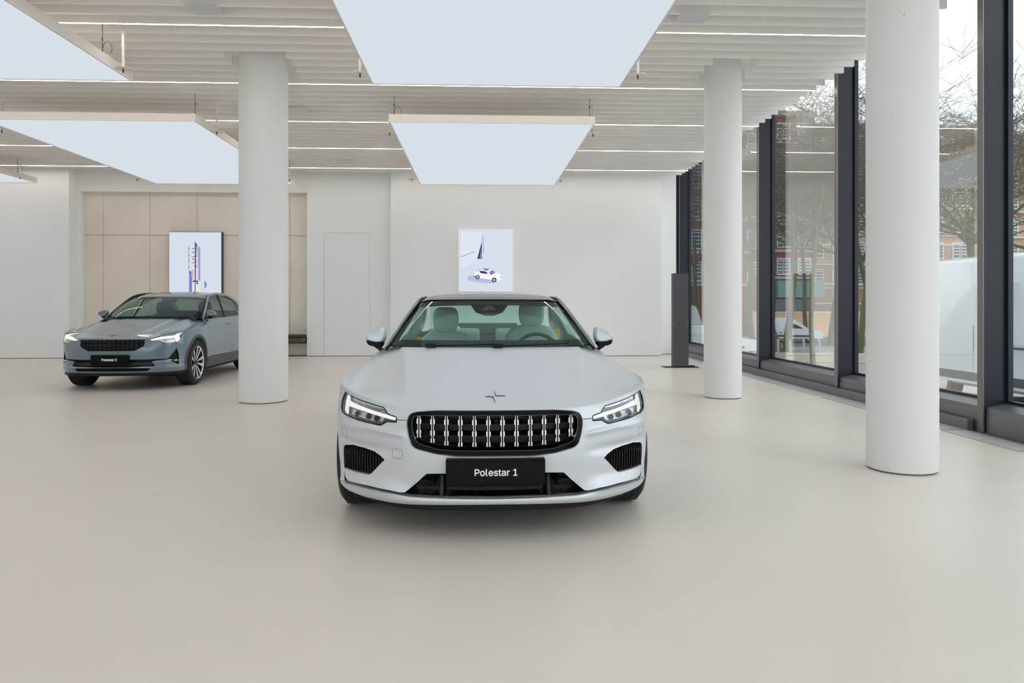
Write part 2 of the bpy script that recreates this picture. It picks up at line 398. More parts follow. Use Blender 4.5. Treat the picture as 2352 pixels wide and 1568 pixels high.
# ceiling: slab plus the boards hanging below it, all one mesh pattern
ce = MB().box(-16, 5.3, -7, 18.2, 4.78, 4.9)
LY = [8.28 + 2.165 * k for k in range(-7, 5)]
PITCH = 2.165 / 8
def spans(y):
    cuts = []
    for x, yc, r, _ in COLS:
        if abs(y - yc) < r + 0.16: cuts.append((x - r - 0.07, x + r + 0.07))
        elif abs(y - yc) < r + 0.30: cuts.append((x - r - 0.04, x + r + 0.04))
    cuts.sort(); a = -15.95; out = []
    for c0, c1 in cuts: out.append((a, c0)); a = c1
    out.append((a, 4.84)); return out
ky = 0; y = LY[0]
while y < 17.45 + 0.3:
    lit = (ky % 8 == 0)
    xmax = 4.84
    for a, b in spans(y):
        if y > 17.3: a, b = max(a, -4.0), b
        if y > 17.5: continue
        if lit:
            ce.box(a, b, y - 0.018, y - 0.013, ZC, ZC + 0.2).box(a, b, y + 0.013, y + 0.018, ZC, ZC + 0.2)
            ce.box(a, b, y - 0.013, y + 0.013, ZC + 0.02, ZC + 0.2)
        else:
            js = [a] + [j for j in [-15 + (0.33 * ky) % 3.0 + 3.0 * q for q in range(7)] if a + .05 < j < b - .05] + [b]
            for ja, jb in zip(js, js[1:]):
                ja += 0.0 if ja == a else 0.0025
                ce.box(ja, jb, y - 0.018, y + 0.018, ZC + .0008, ZC + 0.2)
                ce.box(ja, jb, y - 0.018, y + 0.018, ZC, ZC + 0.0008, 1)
    ky += 1; y += PITCH
struct(ce, 'ceiling', [M_slat, mat('board_edge_lit', (0.97, 0.965, 0.95), 0.5, spec=.3)])  # undersides coloured paler than the faces: light from floor and panels painted in
names = ['seventh', 'sixth', 'fifth', 'fourth', 'third', 'second', 'first']
for k, y in enumerate(LY):
    t = MB()
    for a, b in spans(y): t.box(a + 0.01, b - 0.005, y - 0.0125, y + 0.0125, ZC + 0.001, ZC + 0.018)
    vis = k - 7
    if vis >= 0:
        lb = ['nearest thin warm light strip across the ceiling, above the big near panel',
              'second nearest thin light strip, just behind the back edge of the near panel',
              'thin light strip crossing above the front of the middle hanging panel',
              'second farthest thin ceiling light strip, behind the middle panel',
              'farthest thin ceiling light strip, closest to the back wall'][vis]
    else:  # unseen strips, added for the light they give
        lb = ['rearmost', 'sixth', 'fifth', 'fourth', 'third', 'second', 'first'][k] + ' thin ceiling light strip added as fill light on the viewer side of the picture, out of view'
    tag(t.build('light_strip', M_strip), lb, 'ceiling light', 'linear light strips between the ceiling boards')

# luminous panels
def light_panel(x0, y0, w, l, label):
    t = thing('hanging_ceiling_light', label, 'ceiling light', (x0, y0, 3.90), group='large hanging luminous ceiling panels')
    h = 0.115; e = 0.018
    MB().box(0, w, 0, l, 0.012, 0.016).build('diffuser', M_diff, t)
    fr = MB().box(0, w, 0, e, 0, h).box(0, w, l - e, l, 0, h).box(0, e, e, l - e, 0, h).box(w - e, w, e, l - e, 0, h)
    fr.box(e, w - e, e, l - e, h - 0.015, h - 0.008)
    fr.build('frame', M_frame, t)
    for cx_, cy_ in ((0.06, 0.15), (w - 0.06, 0.15), (0.06, l - 0.6), (w - 0.06, l - 0.6), (0.06, l * 0.55), (w - 0.06, l * 0.55)):
        c = MB().tube([(cx_, cy_, h - 0.01), (cx_, cy_, 0.62)], 0.0035, 6)
        c.tube([(cx_, cy_, h), (cx_, cy_, h + 0.05)], 0.009, 8)
        c.tube([(cx_, cy_, h + 0.16), (cx_, cy_, h + 0.19)], 0.008, 8)
        if cx_ < 1 or cy_ > 1:
            c.tube([(cx_ + 0.055 + 0.05 * math.cos(a), cy_, h + 0.075 + 0.075 * math.sin(a)) for a in
                    [math.pi * 1.3 * i / 10 - 0.9 for i in range(11)]], 0.003, 6)
        c.build('suspension_cable', M_cable, t)
    return t
light_panel(-1.29, 3.25, 3.02, 5.75, 'nearest luminous ceiling panel, cut by the top edge above the silver coupe')
light_panel(-1.31, 10.84, 3.02, 5.74, 'luminous ceiling panel hanging in the middle above the coupe roof')
light_panel(-7.14, 3.25, 3.03, 5.75, 'luminous ceiling panel at the top left corner of the picture')
light_panel(-7.15, 10.93, 3.04, 5.8, 'luminous ceiling panel above the blue grey car, partly behind the thick column')
light_panel(-12.75, 10.93, 3.05, 5.8, 'luminous ceiling panel at the far left edge, only its corner in view')

for x0, lb in ((-1.29, 'luminous ceiling panel added as fill light directly behind the viewer, outside the picture'), (-7.14, 'luminous ceiling panel added as fill light behind the viewer to the left, outside the picture'),
               (-12.75, 'luminous ceiling panel added as fill light behind the viewer to the far left, outside the picture')):
    light_panel(x0, -3.30, 3.02, 5.75, lb)  # unseen row of panels added behind the camera as fill light
light_panel(-12.75, 3.25, 3.05, 5.75, 'luminous ceiling panel added as fill light left of the viewer, outside the picture')  # one more unseen panel, added to brighten the left part

# sprinkler drops with round shields
M_spr = mat('white_enamel_pipe', (0.80, 0.77, 0.72), 0.4)
for px, py, zt, lb in [(283, 160, 3.88, 'sprinkler pipe with disc beside the corner of the top left panel'),
                   (827, 171, 3.88, 'sprinkler pipe with disc left of the near middle panel'),
                   (1465, 175, 3.88, 'sprinkler pipe with disc right of the near middle panel'),
                   (498, 304, 3.88, 'sprinkler pipe with disc at the panel edge just left of the thick column'),
                   (895, 306, 3.88, 'sprinkler pipe with disc at the front left corner of the middle panel'),
                   (1362, 309, 3.88, 'sprinkler pipe with disc at the front right corner of the middle panel'),
                   (46, 408, 3.88, 'sprinkler pipe with disc at the far left panel corner'),
                   (665, 413, 3.88, 'sprinkler pipe with disc just right of the thick column'),
                   (946, 412, 3.88, 'sprinkler pipe with disc near the back left corner of the middle panel'),
                   (1287, 415, 3.88, 'sprinkler pipe with disc near the back right corner of the middle panel'),
                   (315, 412, 3.88, 'sprinkler pipe with disc left of the panel above the blue grey car'),
                   (4, 300, 3.88, 'sprinkler pipe with disc at the left edge of the picture')]:
    p = on_z(px, py, zt)
    if py > 405: p = on_z(px, py, zt) 
    t = thing('sprinkler', lb, 'sprinkler', p, group='white sprinkler drops')
    MB().tube([(0, 0, 0.03), (0, 0, 0.44)], 0.016, 12).tube([(0, 0, 0.40), (0, 0, 0.44)], 0.026, 12).build('pipe', M_spr, t, smooth=40)
    MB().lathe([(0, 0.02), (0.095, 0.012), (0.095, 0.006), (0, 0.010)], 32).build('shield_disc', M_spr, t, smooth=40)
    MB().lathe([(0, 0.008), (0.009, 0.008), (0.009, -0.02), (0.004, -0.03), (0.012, -0.034), (0, -0.036)], 12).build('nozzle', M_cable, t)
# flush square vents in the board ceiling
M_vent = mat('vent_cover', (0.66, 0.70, 0.71), 0.4)
for px, py, lb in [(470, 22, 'square ceiling access plate near the top, right of the upper left panel'),
                   (1590, 42, 'square ceiling access plate beside the near panel and above the middle column'),
                   (685, 254, 'square ceiling access plate right of the thick column'),
                   (797, 371, 'small ceiling access plate near the back wall, above the door')]:
    p = on_z(px, py, ZC - 0.012)
    tag(MB().box(p.x - 0.16, p.x + 0.16, p.y - 0.15, p.y + 0.15, ZC - 0.012, ZC - 0.001).build('ceiling_vent', M_vent, None, bevel=0.003), lb, 'vent', 'square ceiling plates')

# ------------------------------------------------------------------ glazed front
PY = [-4.7, -1.77, 1.16, 4.10, 7.032, 9.983, 12.86, 15.867, 18.036]
XI = 4.93
ordn = 0
for i, y in enumerate(PY):
    if y < 4: continue
    t = thing('trim_%d' % (i + 1), 'tall anthracite steel mullion fin of the glazed front', 'mullion', (XI, y, 0), kind='structure',
              group='mullions of the window front')
    th = 0.075
    MB().box(0.012, 0.30, 0, th, 0.0, 4.78).build('fin', M_mull, t, bevel=0.003)
    MB().box(0, 0.010, 0, th + 0.01, 0.0, 4.78).build('edge_strip', M_strip_e, t)
for i in range(3, len(PY) - 1):
    y0, y1 = PY[i] + 0.09, PY[i + 1] - 0.005
    t = thing('window_%d' % (i - 2), 'tall window pane of the glazed front', 'window', (5.0, y0, 0), kind='structure')
    L = y1 - y0
    MB().box(0.175, 0.195, 0.0, L, 0.28, 4.78).build('glass_pane', M_glass, t)
    s = MB().prism([(-0.04, 0.0), (-0.04, 0.185), (-0.035, 0.19), (-0.035, 0.245), (0.165, 0.285), (0.165, 0.0)], 0, L, 'y')
    s.build('window_sill', M_mullL, t)
    MB().box(0.16, 0.21, 0, 0.03, 0.28, 4.78).box(0.16, 0.21, L - 0.03, L, 0.28, 4.78).box(0.16, 0.21, 0.03, L - 0.03, 0.28, 0.31)\
        .build('window_frame', M_mull, t)
# low base rail along the far bays, as in the photograph it ends just before the near mullion
struct(MB().prism([(4.87, 0.0), (4.87, 0.095), (4.882, 0.105), (4.93, 0.105), (4.93, 0)], 7.18, 18.1, 'y'), 'baseboard_right', M_mullL)
struct(MB().box(4.87, 5.3, -7, 18.2, -0.12, -0.002), 'trim_threshold', M_mullL)
struct(MB().box(4.96, 5.22, -7, 4.15, 0, 0.28).box(4.96, 5.22, -7, 4.15, 4.5, 4.78)
       .box(4.96, 5.22, -7, -6.9, 0, 4.7).box(4.96, 5.22, -3.0, -2.92, 0, 4.7).box(4.96, 5.22, 0.5, 0.58, 0, 4.7), 'trim_front_near_bays', M_mull)
struct(MB().box(5.17, 5.19, -6.9, 4.1, 0.28, 4.5), 'window_6', M_glass)
# floor convector covers beside the windows
M_cover = mat('floor_cover_metal', (0.56, 0.57, 0.57), 0.4, metal=0.2)
M_groove = mat('floor_cover_groove', (0.32, 0.325, 0.33), 0.6)
for y0, y1, lb in [(4.6, 5.98, 'metal floor cover plate at the right edge of the picture'), (6.10, 7.16, 'metal floor cover plate beside the nearest mullion'),
                   (7.22, 8.42, 'metal floor cover plate hidden mostly by the nearest column'), (8.48, 9.76, 'metal floor cover plate just left of the nearest column'),
                   (9.92, 11.25, 'metal floor cover plate midway between the two columns at the windows'), (11.35, 12.60, 'metal floor cover plate just right of the middle column'),
                   (12.70, 13.95, 'metal floor cover plate behind the middle column')]:
    t = thing('floor_cover', lb, 'floor cover', (4.59, y0, 0), group='metal floor covers along the windows')
    L = y1 - y0
    MB().box(0, 0.265, 0, L, 0.0, 0.003).build('plate', M_cover, t)
    g = MB()
    g.box(0.05, 0.22, 0.078, 0.080, 0.003, 0.0036).box(0.05, 0.054, 0.08, L - .08, 0.003, 0.0036)
    for q in range(int(L / .16)): g.box(0.054, 0.22, 0.08 + q * 0.16, 0.084 + q * 0.16, 0.003, 0.0036)
    g.build('grooves', M_groove, t)
    MB().box(0, 0.005, 0, L, 0.003, 0.0045).box(0, 0.265, 0, 0.006, 0.003, 0.0045).box(0, 0.265, L - .006, L, 0.003, 0.0045).build('edge_joint', M_joint, t)

# ------------------------------------------------------------------ posters (backlit boxes)
def poster(x0, x1, yw, z0, z1, label, side):
    t = thing('poster_lightbox', label, 'poster', (x0, yw, z0))
    w, h = x1 - x0, z1 - z0
    d = 0.09
    MB().box(0, w, -d, 0, 0, h).box(0, 0.028, -d - 0.006, -d, 0, h).box(w - 0.028, w, -d - 0.006, -d, 0, h)\
        .box(0.028, w - 0.028, -d - 0.006, -d, 0, 0.028).box(0.028, w - 0.028, -d - 0.006, -d, h - 0.028, h).build('frame', side, t, bevel=0.003)
    return t, w, h, -d - 0.001
M_pfw = mat('poster_frame_white', (0.82, 0.82, 0.85), 0.4, emit=(0.95, 0.97, 1.0), estr=0.18)
M_pfd = mat('poster_frame_dark', (0.05, 0.045, 0.04), 0.4)
E_pic = emit_mat('backlit_picture', (0.80, 0.85, 0.96), 0.93)
E_pic2 = emit_mat('backlit_picture_soft', (0.74, 0.80, 0.92), 0.92)
E_navy = emit_mat('print_navy', (0.045, 0.04, 0.12), 1.0)
E_violet = emit_mat('print_violet', (0.22, 0.24, 0.55), 1.0)
E_lav = emit_mat('print_lavender', (0.50, 0.50, 0.74), 1.0)
E_white = emit_mat('print_white', (0.93, 0.94, 1.0), 1.0)
E_yel = emit_mat('print_cream', (0.95, 0.80, 0.50), 1.0)
E_pink = emit_mat('print_pink', (0.80, 0.62, 0.80), 1.0)

t, w, h, yf = poster(-0.48, 0.798, 17.5, 1.53, 2.995, 'backlit poster of a small white car, on the back wall above the coupe', M_pfw)
# picture coordinates from the zoomed photograph (0..1568 square crop), mapped to the lightbox
def PX(x, y): return ((x - 222) / (1378 - 222) * w, h - (y - 140) / (1500 - 140) * h)
def sheet(mb, pts, lay, mapper): 
    mb.prism([mapper(*p) for p in pts], -0.0915 - lay * 0.0006, -0.0905 - lay * 0.0006, 'y'); return mb
MB().prism([(0.028, 0.028), (w - 0.028, 0.028), (w - 0.028, h - 0.028), (0.028, h - 0.028)], -0.092, -0.0905, 'y').build('picture', E_pic2, t)
sheet(MB(), [(275, 200), (730, 200), (620, 780), (400, 940), (275, 1000)], 1, PX).build('picture_bright_wall', E_pic, t)
sheet(sheet(sheet(MB(), [(718, 410), (722, 780), (622, 784)], 3, PX), [(733, 262), (742, 262), (756, 662), (748, 662)], 3, PX),
      [(275, 738), (560, 624), (562, 632), (275, 748)], 3, PX).build('picture_dark_lines', E_navy, t)
sheet(MB(), [(716, 500), (720, 765), (668, 770)], 4, PX).build('picture_violet_wedge', E_violet, t)
sheet(MB(), [(418, 1155), (560, 1145), (720, 1210), (1060, 1270), (960, 1305), (840, 1318), (600, 1290), (418, 1255)], 2, PX).build('picture_car_shadow', E_lav, t)
sheet(MB(), [(540, 1080), (590, 1045), (730, 990), (900, 1005), (1010, 1075), (1130, 1130), (1152, 1170), (1145, 1215), (1090, 1255), (1030, 1270),
             (920, 1240), (690, 1205), (600, 1215), (545, 1160)], 3, PX).build('picture_car_body', E_white, t)
cw = MB()
for pts in ([(655, 1060), (700, 1045), (800, 1060), (850, 1100), (800, 1112), (700, 1095)], [(580, 1052), (740, 992), (745, 998), (590, 1058)],
            [(1105, 1195), (1150, 1160), (1150, 1172), (1115, 1202)], [(545, 1085), (565, 1090), (560, 1105), (545, 1100)], [(535, 1140), (600, 1180), (590, 1195), (540, 1160)]):
    sheet(cw, pts, 4, PX)
for (qx, qy, r) in ((628, 1183, 46), (980, 1245, 52)):
    sheet(cw, [(qx + r * math.cos(a * 0.393), qy + r * math.sin(a * 0.393)) for a in range(16)], 4, PX)
cw.build('picture_car_dark_parts', E_navy, t)
sheet(sheet(MB(), [(870, 1070), (935, 1025), (1010, 1080), (940, 1130), (900, 1130)], 5, PX), [(735, 1025), (770, 990), (895, 1005), (830, 1048)], 5, PX).build('picture_car_glass', E_violet, t)
ws_ = MB()
for (qx, qy, r) in ((628, 1183, 26), (980, 1245, 30)):
    for a in range(5):
        c_, s_ = math.cos(a * 1.257), math.sin(a * 1.257)
        sheet(ws_, [(qx - 4 * s_, qy + 4 * c_), (qx + r * c_ - 6 * s_, qy + r * s_ + 6 * c_), (qx + r * c_ + 6 * s_, qy + r * s_ - 6 * c_), (qx + 4 * s_, qy - 4 * c_)], 5, PX)
ws_.build('picture_car_wheels', E_white, t)

t, w, h, yf = poster(-7.304, -6.068, 17.9, 1.38, 2.94, 'backlit poster of a slender technical part, on the stone wall behind the blue grey car', M_pfd)
def PX(x, y): return ((x - 172) / (1305 - 172) * w, h - (y - 130) / (1510 - 130) * h)
MB().prism([(0.006, 0.006), (w - 0.022, 0.006), (w - 0.022, h - 0.006), (0.006, h - 0.006)], -0.0985, -0.0905, 'y').build('picture', E_pic2, t)
def sheet(mb, pts, lay, mapper):
    mb.prism([mapper(*p) for p in pts], -0.1000 - lay * 0.0006, -0.0985, 'y'); return mb
def rect(mb, x0, y0, x1, y1, lay=1): return sheet(mb, [(x0, y0), (x1, y0), (x1, y1), (x0, y1)], lay, PX)
a = MB(); rect(a, 600, 950, 655, 1385); sheet(a, [(925, 1145), (960, 1180), (980, 1230), (960, 1290), (930, 1310)], 1, PX); rect(a, 815, 440, 835, 1140); rect(a, 745, 430, 775, 520)
a.build('picture_violet_tubes', E_violet, t)
a = MB(); rect(a, 590, 420, 596, 950); rect(a, 795, 430, 805, 900); rect(a, 800, 920, 808, 1140); rect(a, 722, 340, 742, 1160, 2); rect(a, 722, 1170, 736, 1400, 2)
rect(a, 665, 910, 672, 1120); rect(a, 672, 1145, 790, 1170, 2); rect(a, 735, 540, 775, 550, 2); rect(a, 768, 550, 775, 640, 2)
for yy in (475, 610, 738, 862): sheet(a, [(590 + 12 * math.cos(k * .785) + 8, yy + 12 * math.sin(k * .785)) for k in range(8)], 2, PX)
for yy in (470, 545, 690, 765, 642): rect(a, 660, yy, 715, yy + 12, 2)
for k in range(9): rect(a, 715 + (k % 2) * 14, 560 + k * 35, 745 + (k % 3) * 8, 580 + k * 35, 2)
rect(a, 745, 375, 770, 425, 2); rect(a, 755, 1180, 790, 1215, 2); rect(a, 600, 950, 636, 975, 2); rect(a, 645, 1080, 655, 1385, 2)
a.build('picture_dark_outline', E_navy, t)
a = MB(); rect(a, 674, 925, 720, 1130); rect(a, 745, 700, 790, 1140); a.build('picture_pink_tubes', E_pink, t)
a = MB(); rect(a, 755, 1255, 815, 1370, 2); rect(a, 716, 480, 722, 820, 2); a.build('picture_cream_block', E_yel, t)

# ------------------------------------------------------------------ bench in the recess
M_wood = mat('dark_walnut', (0.085, 0.05, 0.035), 0.5, noise=(6, (0.13, 0.075, 0.05), 6, (1, 8, 8)))
M_leather = mat('black_leather', (0.025, 0.027, 0.032), 0.45)
b = thing('bench', 'dark walnut wall bench with black leather cushion in the stone recess', 'bench', (-7.2, 17.49, 0))
MB().box(0, 3.1, 0, 0.4, 0.35, 0.44).build('seat', M_wood, b, bevel=0.004)
MB().box(0.1, 3.08, 0.01, 0.39, 0.44, 0.52).build('cushion', M_leather, b, bevel=0.02)
MB().box(0, 3.1, 0.3, 0.399, 0.30, 0.35).build('bracket', M_joint, b)

# ------------------------------------------------------------------ totem
M_tot = mat('anthracite_panel', (0.085, 0.088, 0.098), 0.4, metal=0.3)
M_totd = mat('anthracite_dark', (0.018, 0.020, 0.024), 0.4)
t = thing('information_totem', 'slim anthracite metal pillar on a black base plate in front of the windows', 'totem', (3.80, 14.32, 0), rz=math.radians(-1))
MB().box(-0.17, 0.50, -0.04, 0.30, 0.0, 0.012).build('base_plate', M_totd, t, bevel=0.003)
MB().box(0.0, 0.30, 0.004, 0.165, 0.012, 1.846).build('core', M_totd, t)
MB().box(0.004, 0.296, 0, 0.004, 0.03, 0.845).build('front_panel', M_tot, t)
MB().box(0.004, 0.296, 0, 0.004, 0.85, 1.84).build('front_panel', M_tot, t)
for zz in (0.07, 0.45, 0.82, 0.87, 1.3, 1.8):
    for xx in (0.018, 0.282):
        MB().lathe([(0, -0.003), (0.006, -0.003), (0.006, 0.0), (0, 0.0)], 10, 'y', (xx, 0, zz)).build('screw', M_alu, t)
MB().tube([(0.32, 0.1, 0.025), (0.44, 0.1, 0.025)], 0.015, 8).build('cable_end', M_totd, t)

# ================================================================== CARS: shared builders
class Shell:
    """closed car body skin: a wall that runs round the car plus a crowned top, in car coordinates
       (x to the image right, y rearwards from the nose, z up)"""
    def __init__(self, plan, zb, zt, tr, inset, top, ya, yb, n=None, rows=46, trows=54, push=None):
        # plan: (x, y) keys, zb/zt/tr: value per key, inset(i_frac, z, x, y) along inward normal
        keys = [(p[0], p[1], a, b, c) for p, a, b, c in zip(plan, zb, zt, tr)]
        self.cur = catmull(keys, n or 12)
        self.top = top; self.ya = ya; self.yb = yb
        cur = self.cur; N = len(cur)
        half = []
        for i, (x, y, b, t, r) in enumerate(cur):
            x0, y0 = cur[max(i - 1, 0)][:2]; x1, y1 = cur[min(i + 1, N - 1)][:2]
            if i == 0: tx, ty = 1, 0
            elif i == N - 1: tx, ty = -1, 0
            else: tx, ty = x1 - x0, y1 - y0
            l = math.hypot(tx, ty); tx /= l; ty /= l
            nx, ny = -ty, tx              # inward normal for a path running nose -> right side -> tail
            col = []
            # bottom, centreline to edge
            sy = min(max(y, ya), yb)
            def wallpt(z):
                d = inset(x, y, z, b, t)
                return x + nx * d, y + ny * d
            bx, by = wallpt(b)
            for k in range(4):
                q = k / 4; col.append((bx * q, sy + (by - sy) * q, 0.2 + (b - 0.2) * q))
            for k in range(rows):
                z = b + (t - b) * k / rows
                px, py = wallpt(z)
                if push:
                    px, py = push(px, py, z)
                col.append((px, py, z))
            ex, ey = wallpt(t)
            if push: ex, ey = push(ex, ey, t)
            L = math.hypot(ex, ey - sy)
            for k in range(trows + 1):
                q = (k / trows) ** 1.6
                d = q * L
                px, py = ex * (1 - q), ey + (sy - ey) * q
                T = top(abs(px), py)
                s = math.sqrt(max(0.0, 1 - (1 - min(d / r, 1.0)) ** 2))
                col.append((px, py, t + (T - t) * s))
            half.append(col)
        M = len(half[0])
        vs = []; fs = []
        loop = half + [[(-p[0], p[1], p[2]) for p in c] for c in half[-2:0:-1]]
        K = len(loop)
        for c in loop: vs += c
        for a in range(K):
            b_ = (a + 1) % K
            for k in range(M - 1):
                fs.append((a * M + k, b_ * M + k, b_ * M + k + 1, a * M + k + 1))
        me = bpy.data.meshes.new('shell'); me.from_pydata(vs, [], fs)
        bm = bmesh.new(); bm.from_mesh(me)
        bmesh.ops.remove_doubles(bm, verts=bm.verts, dist=2e-4)
        bmesh.ops.dissolve_degenerate(bm, edges=bm.edges, dist=1e-5)
        bmesh.ops.recalc_face_normals(bm, faces=bm.faces)
        bm.to_mesh(me)
        bmesh.ops.triangulate(bm, faces=bm.faces)
        self.bvh = BVHTree.FromBMesh(bm)
        bm.free()
        self.me = me
    def F(self, x, z, dflt=0.6):
        h = self.bvh.ray_cast(Vector((x, -3, z)), Vector((0, 1, 0)))
        return h[0].y if h[0] is not None else dflt
    def T(self, x, y, dflt=0.9):
        h = self.bvh.ray_cast(Vector((x, y, 3)), Vector((0, 0, -1)))
        return h[0].z if h[0] is not None else dflt
    def S(self, y, z, side=1, dflt=0.9):
        h = self.bvh.ray_cast(Vector((3 * side, y, z)), Vector((-side, 0, 0)))
        return h[0].x if h[0] is not None else dflt * side
    def hit(self, o, d):
        h = self.bvh.ray_cast(o, d)
        return h[0]

def boolean(me_a, cutters, op='DIFFERENCE'):
    """exact booleans, one cutter at a time; a cut that destroys the mesh is retried slightly shifted"""
    cur = me_a
    for c in cutters:
        n0 = len(cur.polygons)
        for tryk in range(5):
            m = bpy.data.meshes.new('cut')
            d = 0.00037 * tryk
            m.from_pydata([(x + d, y + d * 1.3, z + d * .7) for x, y, z in c.v], [], c.f)
            bm = bmesh.new(); bm.from_mesh(m); bmesh.ops.remove_doubles(bm, verts=bm.verts, dist=1e-6)
            bmesh.ops.recalc_face_normals(bm, faces=bm.faces); bm.to_mesh(m); bm.free()
            o = bpy.data.objects.new('tmp_c', m); a = bpy.data.objects.new('tmp_a', cur)
            COL.objects.link(o); COL.objects.link(a)
            md = a.modifiers.new('b', 'BOOLEAN'); md.operation = op; md.solver = 'EXACT'; md.object = o
            if tryk >= 3: md.solver = 'FAST'
            dg = bpy.context.evaluated_depsgraph_get()
            me = bpy.data.meshes.new_from_object(a.evaluated_get(dg))
            bpy.data.objects.remove(o); bpy.data.objects.remove(a)
            if len(me.polygons) > (n0 * 0.5 if op == 'DIFFERENCE' else 60): break
            print('boolean retry', cutters.index(c), tryk, n0, len(me.polygons))
        else:
            me = cur
        cur = me
    return cur

def split(me, mk, gap=0.0012):
    """separate the part inside a cutter from the rest, leaving a real shut line of the given width"""
    a = me.copy()
    ins = boolean(a, [mk(-gap / 2)], 'INTERSECT'); rest = boolean(me, [mk(gap / 2)])
    return ins, rest

def mesh_part(me, name, m, parent, smooth=32):
    me.name = name; me.materials.clear(); me.materials.append(m)
    me.polygons.foreach_set('material_index', [0] * len(me.polygons))
    finish(me, smooth)
    return link(name, me, parent)

def inside(p, poly):
    x, y = p; c = False; n = len(poly)
    for i in range(n):
        x1, y1 = poly[i]; x2, y2 = poly[(i + 1) % n]
        if (y1 > y) != (y2 > y) and x < (x2 - x1) * (y - y1) / (y2 - y1) + x1: c = not c
    return c
def resample(poly, step):
    out = []; n = len(poly)
    for i in range(n):
        a = Vector(poly[i]); b = Vector(poly[(i + 1) % n]); m = max(1, int((b - a).length / step))
        for k in range(m): out.append(tuple(a + (b - a) * (k / m)))
    return out
def round_poly(poly, r, seg=5):
    """corner-rounded polygon; r one radius or one per corner"""
    out = []; n = len(poly)
    for i in range(n):
        a = Vector(poly[i - 1]); p = Vector(poly[i]); b = Vector(poly[(i + 1) % n])
        ri = r[i] if isinstance(r, (list, tuple)) else r
        d1 = (a - p); d2 = (b - p)
        q = min(ri, d1.length * 0.45, d2.length * 0.45)
        if q < 1e-4: out.append(tuple(p)); continue
        s = p + d1.normalized() * q; e = p + d2.normalized() * q
        for k in range(seg + 1):
            t = k / seg
            out.append(tuple(s * (1 - t) ** 2 + p * 2 * t * (1 - t) + e * t * t))
    return out
def patch(outer, holes, lift, thick, back, step=0.02, edge=0.012):
    """sheet cut to an outline (with holes), laid on a surface: lift((u,v)) -> 3-D point; back = vector of the thickness"""
    loops = [resample(outer, edge)] + [resample(h, edge) for h in holes]
    vs = []; es = []
    for lp in loops:
        n0 = len(vs); vs += [Vector(p) for p in lp]
        es += [(n0 + i, n0 + (i + 1) % len(lp)) for i in range(len(lp))]
    us = [p[0] for p in loops[0]]; ws = [p[1] for p in loops[0]]
    nb = len(vs)
    u = min(us) + step * 0.5; row = 0
    while u < max(us):
        w = min(ws) + (step * 0.5 if row % 2 else step * 0.25)
        while w < max(ws):
            if inside((u, w), loops[0]) and not any(inside((u, w), h) for h in loops[1:]):
                vv = Vector((u, w))
                if min((vv - vs[i]).length_squared for i in range(nb)) > (edge * 0.45) ** 2: vs.append(vv)
            w += step
        u += step; row += 1
    r = delaunay_2d_cdt(vs, es, [], 0, 1e-7)
    pv, tris = r[0], r[2]
    keep = []
    for t in tris:
        c = sum((pv[i] for i in t), Vector((0, 0))) / len(t)
        if inside(c, loops[0]) and not any(inside(c, h) for h in loops[1:]): keep.append(tuple(t))
    P3 = [Vector(lift((p.x, p.y))) for p in pv]
    mb = MB(); n = len(P3); B = Vector(back) * thick
    used = keep
    ec = {}
    for t in used:
        for i in range(len(t)):
            a, b = t[i], t[(i + 1) % len(t)]; k = (min(a, b), max(a, b)); ec.setdefault(k, []).append((a, b))
    fs = list(used) + [tuple(i + n for i in reversed(t)) for t in used]
    fs += [(v[0][1], v[0][0], v[0][0] + n, v[0][1] + n) for v in ec.values() if len(v) == 1]
    mb.add([tuple(p) for p in P3] + [tuple(p + B) for p in P3], fs)
    return mb
def mirror_pts(poly): return [(-x, z) for x, z in reversed(poly)]

M_tyre = mat('tyre_rubber', (0.018, 0.018, 0.02), 0.7, bump=(60, 0.2, 0.002))
M_well = mat('wheel_well', (0.01, 0.01, 0.011), 0.9)
M_rimd = mat('rim_black', (0.02, 0.02, 0.022), 0.3, metal=0.5)
M_rims = mat('rim_machined', (0.75, 0.76, 0.78), 0.22, metal=0.9)
M_blk = mat('gloss_black', (0.003, 0.003, 0.004), 0.10, spec=0.14)
M_blks = mat('satin_black', (0.008, 0.009, 0.010), 0.45, spec=.2)
M_chrome = mat('bright_chrome', (0.90, 0.89, 0.87), 0.12, metal=1.0)
M_white_txt = mat('white_lettering', (0.88, 0.88, 0.88), 0.5)
M_plate = mat('black_plate', (0.006, 0.007, 0.008), 0.4, spec=.08)
M_carbon = mat('carbon_strip', (0.05, 0.05, 0.052), 0.35, noise=(180, (0.16, 0.16, 0.165), 2, (1, 1, 1)))
M_grey = mat('dark_grey_plastic', (0.020, 0.020, 0.022), 0.35, spec=.3)

